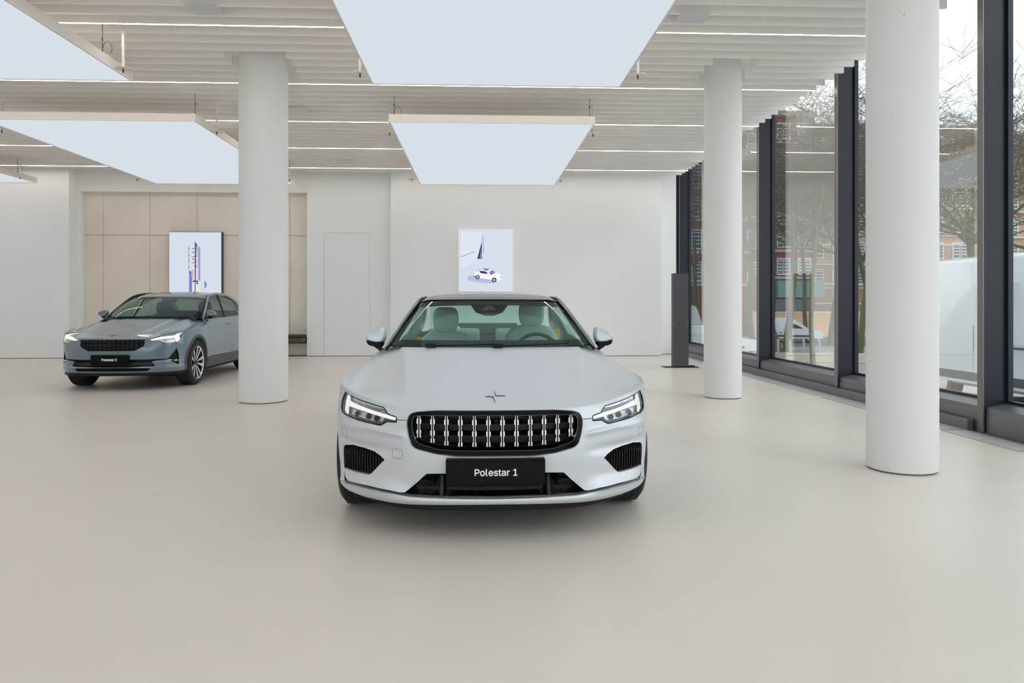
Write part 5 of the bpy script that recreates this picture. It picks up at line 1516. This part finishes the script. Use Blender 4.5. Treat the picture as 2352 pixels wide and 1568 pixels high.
    # cladding: arches, sill, front lip
    for s_ in (1, -1):
        for wy in (.87, .87 + 2.735):
            mb = MB(); ring = []
            for k in range(31):
                a = math.radians(-14 + 208 * k / 30); 
                pr = []
                for rr_ in (.382, .388, .425, .430):
                    y = wy + rr_ * math.cos(a); z = .352 + rr_ * math.sin(a)
                    z = max(z, .262)
                    xs = abs(S.S(y, max(z, .27), s_, .91)) if abs(S.S(y, max(z, .27), s_, .91)) > .7 else .91
                    pr.append((s_ * (xs + (.010 if rr_ in (.388, .425) else -.015)), y, z))
                ring.append(pr)
            vs = sum(ring, [])
            fs = [(i * 4 + j, i * 4 + (j + 1) % 4, i * 4 + 4 + (j + 1) % 4, i * 4 + 4 + j) for i in range(30) for j in range(4)] + [(3, 2, 1, 0), (120, 121, 122, 123)]
            mb.add(vs, fs).build('arch_cladding', M_clad, car, smooth=40)
        sl = []
        for k in range(21):
            y = 1.26 + (3.22 - 1.26) * k / 20
            sl += [(s_ * .925, y, .385), (s_ * .935, y, .37), (s_ * .90, y, .235), (s_ * .80, y, .225), (s_ * .80, y, .385)]
        fs = [(i * 5 + j, i * 5 + (j + 1) % 5, i * 5 + 5 + (j + 1) % 5, i * 5 + 5 + j) for i in range(20) for j in range(5)] + [(4, 3, 2, 1, 0), (100, 101, 102, 103, 104)]
        MB().add(sl, fs).build('sill_cladding', M_clad, car, smooth=30)
    lipo = [(x, y) for x, y in catmull(plan[:9], 5)]
    fsp = [(x * .985, y + .012) for x, y in lipo] + [(.80, .50), (0, .50)]
    MB().prism(fsp + [(-x, y) for x, y in reversed(fsp[1:-1])], .215, .262, 'z').build('front_splitter', M_blks, car, bevel=.006)
    MB().box(-.76, .76, .5, 4.2, .17, .27).build('underbody', M_well, car)
    # door shut lines, handle, side crease
    s_ = 1
    for s_ in (1, -1):
        def ln(pts, name, r=.003, m_=M_blks):
            P = [(S.S(y, z, s_, s_ * .9), y, z) for y, z in catmull(pts, 8)]
            MB().tube(P, r, 6).build(name, m_, car, smooth=60)
        ln([(1.42, .50), (2.0, .53), (2.9, .60)], 'side_crease', .006, M_p2)
        for y0 in (2.28, 3.25):
            x0 = S.S(y0, .90, s_, s_ * .9)
            h_ = MB().tube([(x0 - s_ * .005, y0, .905), (x0 + s_ * .03, y0 + .04, .91), (x0 + s_ * .03, y0 + .17, .915), (x0 - s_ * .005, y0 + .21, .92)], .013, 8)
            h_.build('door_handle', M_p2, car, smooth=60)
    # ---- greenhouse
    def gridn(bot, top_, bulge, nu, nv, dirn):
        B = catmull(bot, nu // (len(bot) - 1)); Tt = catmull(top_, nu // (len(top_) - 1)); n = min(len(B), len(Tt)); D = Vector(dirn).normalized()
        return [[Vector(B[i]).lerp(Vector(Tt[i]), j / nv) + D * bulge * math.sin(math.pi * j / nv) for i in range(n)] for j in range(nv + 1)]
    def solid(g, th, name, m_, parent=car, sel=None, flip=None):
        nv, nu = len(g), len(g[0]); mb = MB(); nr = []
        for j in range(nv):
            for i in range(nu):
                a = g[j][min(i + 1, nu - 1)] - g[j][max(i - 1, 0)]; b = g[min(j + 1, nv - 1)][i] - g[max(j - 1, 0)][i]
                nr.append(a.cross(b).normalized())
        c = Vector((0, 2.4, .8)); P = [p for r in g for p in r]
        if sum(n.dot(p - c) for n, p in zip(nr, P)) < 0: nr = [-n for n in nr]
        Q_ = [p - n * th for p, n in zip(P, nr)]; K = len(P); fs = []
        for j in range(nv - 1):
            for i in range(nu - 1):
                if sel and not sel(i, j, nu - 1, nv - 1): continue
                a = j * nu + i; fs.append((a, a + 1, a + nu + 1, a + nu))
        ec = {}
        for f in fs:
            for k in range(4):
                a, b = f[k], f[(k + 1) % 4]; ec.setdefault((min(a, b), max(a, b)), []).append((a, b))
        F_ = fs + [tuple(x + K for x in reversed(f)) for f in fs] + [(v[0][1], v[0][0], v[0][0] + K, v[0][1] + K) for v in ec.values() if len(v) == 1]
        used = sorted({i for f in F_ for i in f}); mp = {u: i for i, u in enumerate(used)}
        V = P + Q_
        return MB().add([tuple(V[u]) for u in used], [tuple(mp[i] for i in f) for f in F_]).build(name, m_, parent, smooth=50)
    bt = [(-.755, 1.50, 1.025), (-.60, 1.36, 1.03), (-.35, 1.28, 1.03), (0, 1.25, 1.03), (.35, 1.28, 1.03), (.60, 1.36, 1.03), (.755, 1.50, 1.025)]
    tp = [(-.615, 2.06, 1.350), (-.48, 1.98, 1.362), (-.25, 1.94, 1.370), (0, 1.93, 1.372), (.25, 1.94, 1.370), (.48, 1.98, 1.362), (.615, 2.06, 1.350)]
    g = gridn(bt, tp, .03, 60, 26, (0, -1, .5))
    wsn = solid(g, .005, 'windscreen', M_g2)
    gi = gridn([(x * .995, y + .009, z - .008) for x, y, z in bt], [(x * .995, y + .007, z - .009) for x, y, z in tp], .03, 60, 26, (0, -1, .5))
    solid(gi, .003, 'windscreen_frit', M_gdark, wsn, sel=lambda i, j, a, b: j < 2 or j >= b - 2 or i < 3 or i >= a - 3)
    rz = Curve1([(1.93, 1.372), (2.1, 1.408), (2.3, 1.438), (2.55, 1.460), (2.85, 1.468), (3.2, 1.45), (3.6, 1.395)])
    g = []
    for j in range(25):
        row = []
        for i in range(41):
            u = -1 + 2 * i / 40; yf_ = 1.93 + .13 * abs(u) ** 2.2; yb_ = 3.62; y = yf_ + (yb_ - yf_) * j / 24
            x = u * (.618 - .04 * j / 24)
            row.append(Vector((x, y, rz(y) - .040 * (x / .6) ** 2 - .02 * max(0, abs(x) - .5) / .1)))
        g.append(row)
    solid(g, .02, 'roof', M_p2)
    gg = [[p + Vector((0, 0, .0025)) for p in r[6:-6]] for r in g[5:20]]
    solid(gg, .002, 'glass_roof', mat('black_glass_roof', (0.006, 0.006, 0.007), 0.06, spec=.6))
    solid(gridn([(-.55, 3.6, 1.36), (0, 3.64, 1.39), (.55, 3.6, 1.36)], [(-.62, 4.12, 1.10), (0, 4.2, 1.11), (.62, 4.12, 1.10)], .02, 20, 10, (0, .5, 1)), .005, 'rear_window', M_g2)
    solid(gridn([(-.66, 4.10, 1.08), (0, 4.16, 1.09), (.66, 4.10, 1.08)], [(-.72, 4.55, 1.0), (0, 4.6, 1.0), (.72, 4.55, 1.0)], .02, 20, 10, (0, .5, 1)), .02, 'tailgate', M_p2)
    for s_ in (1, -1):
        arc = [(.785, 1.46, 1.0), (.740, 1.68, 1.13), (.690, 1.90, 1.26), (.636, 2.14, 1.375), (.612, 2.5, 1.425), (.598, 2.9, 1.430), (.59, 3.25, 1.405), (.60, 3.6, 1.335), (.66, 3.95, 1.20), (.72, 4.25, 1.06)]
        def rail(pts, w_, h_, name, m_):
            P = [Vector((p[0] * s_, p[1], p[2])) for p in catmull(pts, 10)]; vs = []; n = len(P)
            for i, p in enumerate(P):
                d = (P[min(i + 1, n - 1)] - P[max(i - 1, 0)]).normalized(); out = Vector((s_ * .8, 0, .6)); a = (out - d * out.dot(d)).normalized(); b = d.cross(a).normalized()
                ww = w_(i / (n - 1)) if callable(w_) else w_
                for k in range(10):
                    t = 2 * math.pi * k / 10; vs.append(p + b * math.cos(t) * ww + a * math.sin(t) * h_)
            fs = [(i * 10 + k, i * 10 + (k + 1) % 10, i * 10 + 10 + (k + 1) % 10, i * 10 + 10 + k) for i in range(n - 1) for k in range(10)] + [tuple(range(9, -1, -1)), tuple((n - 1) * 10 + k for k in range(10))]
            MB().add(vs, fs).build(name, m_, car, smooth=60)
        rail(arc, lambda t: .022 if t < .6 else .022 + .16 * (t - .6), .012, 'roof_rail', M_p2)
        rail([(x - .020, y + .004, z - .012) for x, y, z in arc[:5]], .026, .010, 'pillar_trim', M_blks)
        belt = lambda y: (.79 if y < 3.5 else .79 - .12 * (y - 3.5), 1.0 + .02 * (y - 1.6))
        def up(y):      # inner edge of the rail at y
            P = catmull(arc, 12); b = min(P, key=lambda p: abs(p[1] - y)); return (b[0] - .004, b[2] - .022)
        for y0, y1, nm in ((1.58, 2.45, 'side_window'), (2.56, 3.50, 'side_window')):
            yt0, yt1 = y0 + .05, y1 + .10 if nm and y1 < 3 else y1 + .15
            if y0 > 2.5: yt0 = y0 + .10
            bo = [(s_ * belt(y)[0], y, belt(y)[1]) for y in [y0 + (y1 - y0) * k / 4 for k in range(5)]]
            to = [(s_ * up(y)[0], y, up(y)[1]) for y in [yt0 + (yt1 - yt0) * k / 4 for k in range(5)]]
            solid(gridn(bo, to, .012, 24, 8, (s_, 0, 0)), .004, nm, M_g2)
        rail([(.79, 2.50, 1.01), (.70, 2.58, 1.22), (.615, 2.64, 1.41)], .035, .008, 'door_pillar', M_blks)
        bp = [(s_ * (belt(y)[0] + .006), y, belt(y)[1] - .008) for y in (1.52, 2.0, 2.5, 3.0, 3.5)]
        MB().tube(bp, .008, 8).build('belt_moulding', M_blks, car, smooth=60)
        # shoulder panel between the body top and the belt
        g = [[Vector((s_ * .885, y, .90)), Vector((s_ * .855, y, .955)), Vector((s_ * .80, y, 1.0 + .02 * (y - 1.6)))] for y in [1.42 + 2.58 * k / 20 for k in range(21)]]
        solid(g, .015, 'door_shoulder', M_p2)
        qp = [[Vector((s_ * .80, y, 1.03)), Vector((s_ * .74, y + .02, 1.10 + .1 * (1 - k / 6))), Vector((s_ * (.61 + .09 * k / 6), y + .04, 1.33 - .25 * k / 6))] for k, y in enumerate([3.52 + .11 * k for k in range(7)])]
        solid(qp, .015, 'rear_quarter_panel', M_p2)
        mr = bpy.data.objects.new('door_mirror', None); COL.objects.link(mr); mr.parent = car
        cap = [(-.085, .0), (.04, .004), (.075, .025), (.082, .055), (.05, .085), (-.01, .105), (-.06, .108), (-.085, .09)]
        X0, Y0, Z0 = .872, 1.62, 1.045
        rings = []
        for yy_, sc in ((0, .6), (-.006, .8), (.01, .95), (.05, 1), (.09, .97)):
            rings.append([(s_ * (X0 + px * sc), Y0 - .05 + yy_, Z0 + .05 + (pz - .05) * sc) for px, pz in cap])
        n = len(cap); K = len(rings)
        MB().add(sum(rings, []), [tuple(range(n)), tuple(range(n * (K - 1), n * K))] + [(i * n + j, i * n + (j + 1) % n, (i + 1) * n + (j + 1) % n, (i + 1) * n + j) for i in range(K - 1) for j in range(n)]).build('mirror_cap', M_p2, mr, smooth=70, subd=1)
        MB().add([(s_ * (X0 - .06), Y0 - .03, Z0 + .005), (s_ * (X0 + .04), Y0 - .03, Z0 + .005), (s_ * .85, Y0 - .03, 1.0), (s_ * .80, Y0 - .03, 1.01),
                  (s_ * (X0 - .06), Y0 + .03, Z0 + .005), (s_ * (X0 + .04), Y0 + .03, Z0 + .005), (s_ * .85, Y0 + .04, 1.0), (s_ * .80, Y0 + .04, 1.01)],
                 [(0, 1, 2, 3), (7, 6, 5, 4), (0, 4, 5, 1), (1, 5, 6, 2), (2, 6, 7, 3), (3, 7, 4, 0)]).build('mirror_arm', M_blks, mr, bevel=.006)
    for x0, x1 in ((-.46, .02), (.05, .58)):
        pts = [(x0 + (x1 - x0) * t, 1.255 + .30 * (x0 + (x1 - x0) * t) ** 2 + .02 * t, 1.036 + .012 * t) for t in (0, .25, .5, .75, 1)]
        MB().tube(pts, .007, 8).build('wiper', M_blks, car)
    it = bpy.data.objects.new('interior', None); COL.objects.link(it); it.parent = car
    MB().box(-.75, .75, 1.5, 4.1, .452, .465).build('cabin_floor', M_int, it)
    g = [[Vector((x, y0, z0)) for x in [(-.70 + 1.4 * i / 12) for i in range(13)]] for y0, z0 in ((1.34, .995), (1.5, 1.01), (1.75, 1.0), (1.88, .96), (1.9, .8), (1.88, .6))]
    solid(g, .02, 'dashboard', M_int, it)
    seat(it, -.37, 2.62, .46, .50, M_seat2, hz=.60); seat(it, .37, 2.62, .46, .50, M_seat2, hz=.60)
    steering_wheel(it, (.37, 1.98, .96), math.radians(-22), M_int)
    MB().prism([(3.35, .48), (3.35, .70), (3.62, .72), (3.74, 1.12), (3.82, 1.12), (3.80, .48)], -.62, .62, 'x').build('rear_seat', M_seat2, it, bevel=.03)
    MB().prism([(x * .13, 1.305 + z * .045) for x, z in ((-1, .5), (-.9, -.6), (-.5, -1), (.5, -1), (.9, -.6), (1, .5), (.6, 1), (-.6, 1))], 2.08, 2.12, 'y').build('rear_view_mirror', M_int, it, bevel=.008)
    for wy in (.87, .87 + 2.735):
        for s_ in (1, -1):
            make_wheel(car, (s_ * .795, wy, .344), s_, .340, .245, .252, 10, True)
    return car, S
E_drl2 = emit_mat('headlight_lit_warm', (1.0, 0.99, 0.86), 1.25)
hatch, S2 = build_hatchback()

# ================================================================== OUTSIDE
M_pave = mat('pavement', (0.30, 0.29, 0.27), 0.9, noise=(0.8, (0.40, 0.385, 0.36), 8, (1, 1, 1)))
M_asph = mat('asphalt', (0.13, 0.13, 0.135), 0.9, noise=(2, (0.18, 0.18, 0.185), 8, (1, 1, 1)))
M_bark = mat('mossy_bark', (0.10, 0.12, 0.045), 0.95, noise=(3, (0.15, 0.135, 0.10), 8, (1, 1, 1)))
M_twig = mat('twig_bark', (0.11, 0.095, 0.075), 0.95)
M_leaf = mat('spring_leaf', (0.30, 0.34, 0.10), 0.8)
M_brick = bpy.data.materials.new('red_brick'); M_brick.use_nodes = True
def brick_nodes(m, c1, c2, mortar):
    nt = m.node_tree; b = nt.nodes['Principled BSDF']; b.inputs['Roughness'].default_value = 0.9
    tc = nt.nodes.new('ShaderNodeTexCoord'); mp = nt.nodes.new('ShaderNodeMapping'); br = nt.nodes.new('ShaderNodeTexBrick')
    mp.inputs['Rotation'].default_value = (math.pi / 2, 0, 0)
    br.inputs['Color1'].default_value = (*c1, 1); br.inputs['Color2'].default_value = (*c2, 1); br.inputs['Mortar'].default_value = (*mortar, 1)
    br.inputs['Scale'].default_value = 2.2; br.inputs['Mortar Size'].default_value = 0.012
    nt.links.new(tc.outputs['Object'], mp.inputs['Vector']); nt.links.new(mp.outputs['Vector'], br.inputs['Vector']); nt.links.new(br.outputs['Color'], b.inputs['Base Color'])
brick_nodes(M_brick, (0.34, 0.10, 0.065), (0.24, 0.075, 0.05), (0.30, 0.22, 0.18))
M_brick2 = bpy.data.materials.new('pale_brick'); M_brick2.use_nodes = True
brick_nodes(M_brick2, (0.50, 0.33, 0.23), (0.42, 0.27, 0.19), (0.5, 0.42, 0.34))
M_band = mat('sandstone_band', (0.55, 0.50, 0.42), 0.8)
M_wfr = mat('white_window_frame', (0.75, 0.76, 0.75), 0.5)
M_pane = mat('dark_pane', (0.10, 0.13, 0.15), 0.08, spec=0.8)
M_teal = mat('teal_canopy', (0.22, 0.36, 0.34), 0.6)
M_hoard = mat('peach_hoarding', (0.80, 0.50, 0.28), 0.7)
M_vanw = mat('van_white_paint', (0.74, 0.79, 0.83), 0.25, coat=0.6)
M_vang = mat('van_dark_glass', (0.03, 0.04, 0.045), 0.08)

M_vangap = mat('van_panel_gap', (0.25, 0.27, 0.29), 0.6)
GZ = -1.5
def gz(y): return -0.45 if y <= 13 else (-0.45 - (y - 13) * 1.05 / 13 if y < 26 else GZ)
gb = MB()
ys = [-10, 13, 26, 110]; xs_ = (5.6, 12, 90)
for i in range(3):
    y0, y1 = ys[i], ys[i + 1]; z0, z1 = gz(y0), gz(y1)
    gb.add([(5.6, y0, z0), (90, y0, z0), (90, y1, z1), (5.6, y1, z1), (5.6, y0, z0 - .3), (90, y0, z0 - .3), (90, y1, z1 - .3), (5.6, y1, z1 - .3)],
           [(0, 1, 2, 3), (7, 6, 5, 4), (0, 4, 5, 1), (1, 5, 6, 2), (2, 6, 7, 3), (3, 7, 4, 0)])
g_ = gb.build('street_ground', M_pave); tag(g_, 'grey paved street and square outside the windows', 'ground'); g_['kind'] = 'structure'
rd = MB().add([(20, 46, GZ + .01), (90, 46, GZ + .01), (90, 58, GZ + .01), (14, 58, GZ + .01)], [(0, 1, 2, 3)])
rd.add([(7.4, -10, -.44), (11.5, -10, -.44), (11.5, 13, -.44), (7.4, 13, -.44)], [(0, 1, 2, 3)])
r_ = rd.build('roadway', M_asph); r_['kind'] = 'structure'

def facade(x0, x1, y, z1, m, label, nx, nz, wz0, style=0, name='brick_building'):
    t = thing(name, label, 'building', (x0, y, GZ))
    W = x1 - x0; H = z1 - GZ
    MB().box(0, W, 0, 8, 0, H).build('wall', m, t)
    bd = MB()
    for k in range(nz + 1):
        zz = wz0 + k * (H - wz0) / nz - .45
        bd.box(-.02, W + .02, -.12, 0, zz, zz + .22)
    bd.box(-.1, W + .1, -.25, 0, H - .35, H).build('stone_bands', M_band, t)
    proto = None
    for k in range(nz):
        for i in range(nx):
            cx_ = W * (i + .5) / nx; cz = wz0 + k * (H - wz0) / nz
            ww = W / nx * .55; wh = (H - wz0) / nz * .58
            if proto is None:
                f = MB().box(-ww / 2 - .08, -ww / 2, -.06, .04, 0, wh).box(ww / 2, ww / 2 + .08, -.06, .04, 0, wh).box(-ww / 2, ww / 2, -.06, .04, wh - .1, wh).box(-ww / 2 - .1, ww / 2 + .1, -.14, .04, -.12, 0)
                [f.box(-ww / 2, ww / 2, -.05, .04, wh * q_, wh * q_ + .07) for q_ in (.2, .4, .6, .8)]; f.box(-.03, .03, -.05, .04, 0, wh)
                proto = f.build('window', M_wfr, t)
                MB().box(-ww / 2, ww / 2, -.02, -.01, 0, wh - .08).build('pane', M_pane, proto)
                proto.location = (cx_, 0, cz)
            else:
                c = proto.copy(); COL.objects.link(c); c.parent = t; c.location = (cx_, 0, cz)
                d = proto.children[0].copy(); COL.objects.link(d); d.parent = c
    return t
facade(8.0, 24.2, 60, 19, M_brick, 'red brick building with white framed windows, seen through the farthest windows', 6, 6, 4.6)
b2 = facade(24.6, 28.2, 61, 17.3, M_brick, 'dark red brick building with stone bands behind the bare trees, left of the second mullion', 2, 6, 5.2)
MB().box(-.1, 3.8, -1.4, 0, 3.2, 4.6).build('canopy', M_teal, b2)
MB().box(.2, 3.6, -.1, .02, .2, 3.1).build('shop_front', M_pane, b2)
facade(28.6, 43.8, 64, 17.0, M_brick2, 'pale sandy brick building behind the trees and the scaffold', 7, 6, 4.4)
facade(44.1, 61.7, 64, 16.5, M_brick2, 'sandy brick building seen right of the nearest column behind branches', 8, 6, 4.4)
facade(62, 90, 62, 17.5, M_brick2, 'pale building seen in the rightmost window behind the branches', 7, 5, 4.4)

# scaffold in front of the pale building
sc_ = thing('scaffold', 'grey tube scaffold standing before the pale brick building', 'scaffold', (28.6, 62.6, GZ))
mb = MB()
for i in range(8): mb.tube([(i * 1.9, 0, 0), (i * 1.9, 0, 8)], .05, 6)
mb.build('uprights', M_alu, sc_)
mb = MB()
for k in range(5): mb.tube([(0, -.06, 1.0 + k * 1.7), (13.3, -.06, 1.0 + k * 1.7)], .05, 6).box(0, 13.3, .05, .6, .95 + k * 1.7, 1.0 + k * 1.7)
mb.build('decks', M_wfr, sc_)
# hoarding
h_ = thing('hoarding', 'peach coloured building site hoarding along the far side of the street', 'fence', (22, 59.5, GZ))
MB().box(0, 44, 0, .06, 0, 1.95).build('boards', M_hoard, h_)
MB().box(0, 44, -.05, .1, 1.95, 2.05).build('top_rail', M_wfr, h_)

def tree(x, y, z, h, r, seed, label, lean=0.0, fork=1, leaves=False, levels=5, spread=.62):
    rnd = random.Random(seed)
    t = thing('bare_tree', label, 'tree', (x, y, z), group='bare street trees outside the windows')
    trunk = MB(); br = MB(); tw = MB(); lf = MB()
    def grow(p, d, L, rad, lv, n0=0):
        pts = [p]; rr = [rad]; q = p.copy(); dd = d.copy()
        seg = 4 if lv < 3 else 3
        for k in range(seg):
            dd = (dd + Vector((rnd.uniform(-1, 1), rnd.uniform(-1, 1), rnd.uniform(-.6, .6))) * (.10 if lv == 0 else .26)).normalized()
            q = q + dd * (L / seg); pts.append(q.copy()); rr.append(rad * (1 - .45 * (k + 1) / seg))
        tgt = trunk if lv == 0 else (br if lv < 3 else tw)
        tgt.tube(pts, [max(q_, .0075) for q_ in rr], 9 if lv == 0 else (6 if lv < 3 else 3), cap=False)
        if lv >= levels:
            if leaves:
                for _ in range(3):
                    c = pts[-1] + Vector([rnd.uniform(-.25, .25) for _ in range(3)]); a = rnd.uniform(0, 6.28); s = .035
                    u = Vector((math.cos(a), math.sin(a), rnd.uniform(-.5, .5))) * s; w = Vector((0, rnd.uniform(-.5, .5), 1)) * s
                    lf.add([tuple(c - u), tuple(c + w), tuple(c + u), tuple(c - w)], [(0, 1, 2, 3)])
            return
        nb = 4 if lv < 4 else 5
        for i in range(nb):
            f = rnd.uniform(.45, 1.0) if lv else rnd.uniform(.75, 1.0)
            idx = min(int(f * seg), seg); base = pts[idx]
            az = 2 * math.pi * (i + rnd.random() * .6) / nb
            side = Vector((math.cos(az), math.sin(az), rnd.uniform(-.15, .65)))
            nd = (dd * (1 - spread) + side.normalized() * spread).normalized()
            grow(base, nd, L * rnd.uniform(.60, .80), rr[idx] * rnd.uniform(.45, .62), lv + 1)
    for f in range(fork):
        a = (f - (fork - 1) / 2)
        grow(Vector((a * .35, 0, -.1)), Vector((lean + a * .45, 0, 1)).normalized(), h, r, 0)
    trunk.build('trunk', M_bark, t, smooth=60); br.build('branches', M_bark, t, smooth=60); 
    w = tw.build('twigs', M_twig, t); w['kind'] = 'stuff'
    if leaves: l = lf.build('young_leaves', M_leaf, t); l['kind'] = 'stuff'
    return t
def gpt(px, D):
    r = ray(px, 700); t = D / math.hypot(1, 0) ; k = t / r.y
    return r.x * k, D
for px, D, h, r, seed, lb, kw in [
    (1798, 41, 8.1, 0.22, 3, 'forked mossy bare tree seen through the window left of the second mullion', dict(fork=2, lean=-.05)),
    (1905, 47, 8.1, 0.19, 11, 'bare tree leaning right behind the far parked van', dict(lean=.15)),
    (2003, 52, 7.7, 0.26, 7, 'mossy tree with young leaves between the second mullion and the nearest column', dict(leaves=True, lean=-.05)),
    (1604, 54, 7.5, 0.19, 21, 'bare tree in front of the red brick building at the far end', dict()),
    (2228, 36, 7.7, 0.22, 5, 'bare tree behind the big white van, right of the nearest column', dict()),
    (2350, 35, 7.2, 0.22, 9, 'tree with young leaves at the right edge above the big white van', dict(leaves=True)),
    (1728, 49, 8.1, 0.20, 14, 'bare tree right of the middle column', dict()),
    (1852, 54, 8.8, 0.17, 31, 'slender bare tree reaching highest above the roofs through the middle window', dict(spread=.66)),
    (1975, 39, 8.6, 0.17, 37, 'slender bare tree high between second mullion and nearest column', dict(spread=.66)),
    (1868, 31, 8.3, 0.11, 51, 'thin young tree close outside the middle window', dict(spread=.66)),
    (2300, 27, 6.9, 0.10, 57, 'thin young tree just beyond the big white van', dict(spread=.66)),
    (2240, 54, 9.4, 0.19, 41, 'tall bare tree behind the roofline right of the nearest column', dict(spread=.66))]:
    x, y = gpt(px, D)
    tree(x, y, gz(y), h, r, seed, lb, **kw)

# bollards, stone benches
x, y = gpt(1787, 36)
for px, D, lb in [(1787, 37, 'leftmost slim steel bollard outside the window'), (1815, 36.5, 'second slim steel bollard outside the window'), (1846, 37.5, 'third slim steel bollard beside the stone seat'),
                  (1882, 38, 'rightmost slim steel bollard outside the window')]:
    x, y = gpt(px, D)
    tag(MB().tube([(0, 0, 0), (0, 0, .9)], .05, 10).lathe([(0, .93), (.03, .92), (.052, .9)], 10).build('bollard', M_alu), lb, 'bollard', 'steel bollards on the pavement').location = (x, y, GZ)
for px, D, w_, lb in [(1866, 33.5, 2.0, 'pale stone block seat outside the middle window'), (1985, 33, 1.6, 'pale stone block seat outside, left of the nearest column')]:
    x, y = gpt(px, D)
    s_ = MB().box(-w_ / 2, w_ / 2, 0, .6, 0, .42).build('stone_seat', M_band, None, bevel=.02); s_.location = (x, y, GZ)
    tag(s_, lb, 'bench')

def van(x, y, z, rz, L, H, W, label, m, cat='van', nose=1.0, lettering_=None):
    t = thing('van', label, cat, (x, y, z), rz)
    # side profile in (length, height), front at 0
    pr = [(0.02, .32), (0, .55), (.05, .80), (.18, .98), (nose, 1.12), (nose + .75, H - .22), (nose + 1.05, H - .06), (nose + 1.5, H), (L - .3, H), (L - .06, H - .12), (L, .60), (L - .02, .30)]
    sc = H / 2.5
    pr = [(a if a > nose + .1 else a, b if b > 1.2 else b * (.6 + .4 * sc)) for a, b in pr]
    rings = []
    for xx, k in ((-W / 2, .93), (-W / 2 + .03, .97), (-W / 2 + .14, 1.0), (W / 2 - .14, 1.0), (W / 2 - .03, .97), (W / 2, .93)):
        rings.append([(xx if b < H * .55 else xx * (1 - .10 * (b / H - .55) / .45), L / 2 + (a - L / 2) * (.98 + .02 * k), H * .5 + (b - H * .5) * k) for a, b in pr])
    n = len(pr); vs = sum(rings, [])
    fs = [tuple(range(n)), tuple(reversed(range(5 * n, 6 * n)))] + [(i * n + j, (i + 1) * n + j, (i + 1) * n + (j + 1) % n, i * n + (j + 1) % n) for i in range(5) for j in range(n)]
    MB().add(vs, fs).build('body_shell', m, t, smooth=40)
    # windscreen and door windows
    a0, b0 = pr[4]; a1, b1 = pr[5]
    MB().add([(-W / 2 * .86, a0 + .06, b0 + .02), (W / 2 * .86, a0 + .06, b0 + .02), (W / 2 * .80, a1, b1), (-W / 2 * .80, a1, b1),
              (-W / 2 * .86, a0 + .10, b0 - .02), (W / 2 * .86, a0 + .10, b0 - .02), (W / 2 * .80, a1 + .05, b1 - .03), (-W / 2 * .80, a1 + .05, b1 - .03)],
             [(0, 1, 2, 3), (7, 6, 5, 4), (0, 4, 5, 1), (1, 5, 6, 2), (2, 6, 7, 3), (3, 7, 4, 0)]).build('windscreen', M_vang, t)
    for s_ in (1, -1):
        MB().prism([(a0 + .30, b0 + .02), (a0 + 1.45, b0 + .02), (a0 + 1.45, H - .42), (a1 + .18, H - .42)], s_ * (W / 2 * .90), s_ * (W / 2 * 1.003), 'x').build('door_window', M_vang, t, bevel=.01)
        g = MB()
        for yy in (a0 + 1.6, a0 + 2.85):
            if yy < L - .3: g.box(s_ * W / 2 * .955, s_ * (W / 2 + .002), yy, yy + .014, .45, H - .28) if False else g.box(min(s_ * (W / 2 - .01), s_ * (W / 2 + .0015)), max(s_ * (W / 2 - .01), s_ * (W / 2 + .0015)), yy, yy + .008, .62, H * .54)
        g.build('door_gaps', M_vangap, t)
        MB().box(min(s_ * (W / 2 - .01), s_ * (W / 2 + .02)), max(s_ * (W / 2 - .01), s_ * (W / 2 + .02)), .9, L - .3, .42, .56).build('side_moulding', M_clad, t)
        MB().tube([(s_ * (W / 2 + .0), a0 + 1.7, 1.02 * sc + .0), (s_ * (W / 2 + .05), a0 + 1.72, 1.02 * sc), (s_ * (W / 2 + .05), a0 + 1.90, 1.02 * sc), (s_ * W / 2, a0 + 1.92, 1.02 * sc)], .018, 8).build('door_handle', M_clad, t)
        MB().prism([(a0 + 1.9, b0 + .05), (a0 + 2.9, b0 + .05), (a0 + 2.9, H - .45), (a0 + 1.9, H - .45)], s_ * (W / 2 * .90), s_ * (W / 2 * .945 + .02), 'x').build('pressed_panel', m, t, bevel=.015)
        for yy in (.85, L - .95):
            MB().lathe([(.2, 0), (.33, 0), (.35, .03), (.35, .20), (.2, .20)], 28, 'x', (s_ * W / 2 - (.21 if s_ > 0 else -.01), yy, .35), closed=True).build('wheel', M_tyre, t, smooth=40)
            MB().lathe([(0, .0), (.21, .01), (.21, .18), (0, .19)], 20, 'x', (s_ * W / 2 - (.20 if s_ > 0 else 0), yy, .35)).build('hub_cap', M_alu, t, smooth=40)
        MB().box(s_ * .55 - .18, s_ * .55 + .18, -.01, .06, .66 * (.6 + .4 * sc), .82 * (.6 + .4 * sc)).build('headlight', M_refl, t, bevel=.01)
    MB().box(-W * .42, W * .42, -.03, .10, .30, .52).build('bumper', M_clad, t, bevel=.02)
    MB().box(-.4, .4, -.02, .05, .60 * (.6 + .4 * sc), .74 * (.6 + .4 * sc)).build('grille', M_vang, t)
    return t
van(9.2, 8.1, -.45, 0, 5.7, 2.50, 1.98, 'big white delivery van parked right outside the nearest window', M_vanw)
x, y = gpt(1890, 50); van(x, y, GZ, math.radians(68), 4.4, 1.75, 1.8, 'small white van parked across the square beside the peach hoarding', M_vanw, nose=.95)
x, y = gpt(1744, 38); van(x, y, GZ, math.radians(80), 4.2, 1.62, 1.75, 'white car just right of the middle column, outside', M_vanw, nose=1.0)
x, y = gpt(1600, 50); van(x, y, GZ, math.radians(10), 5.2, 2.65, 1.95, 'pale van outside behind the dark information pillar', M_vanw)
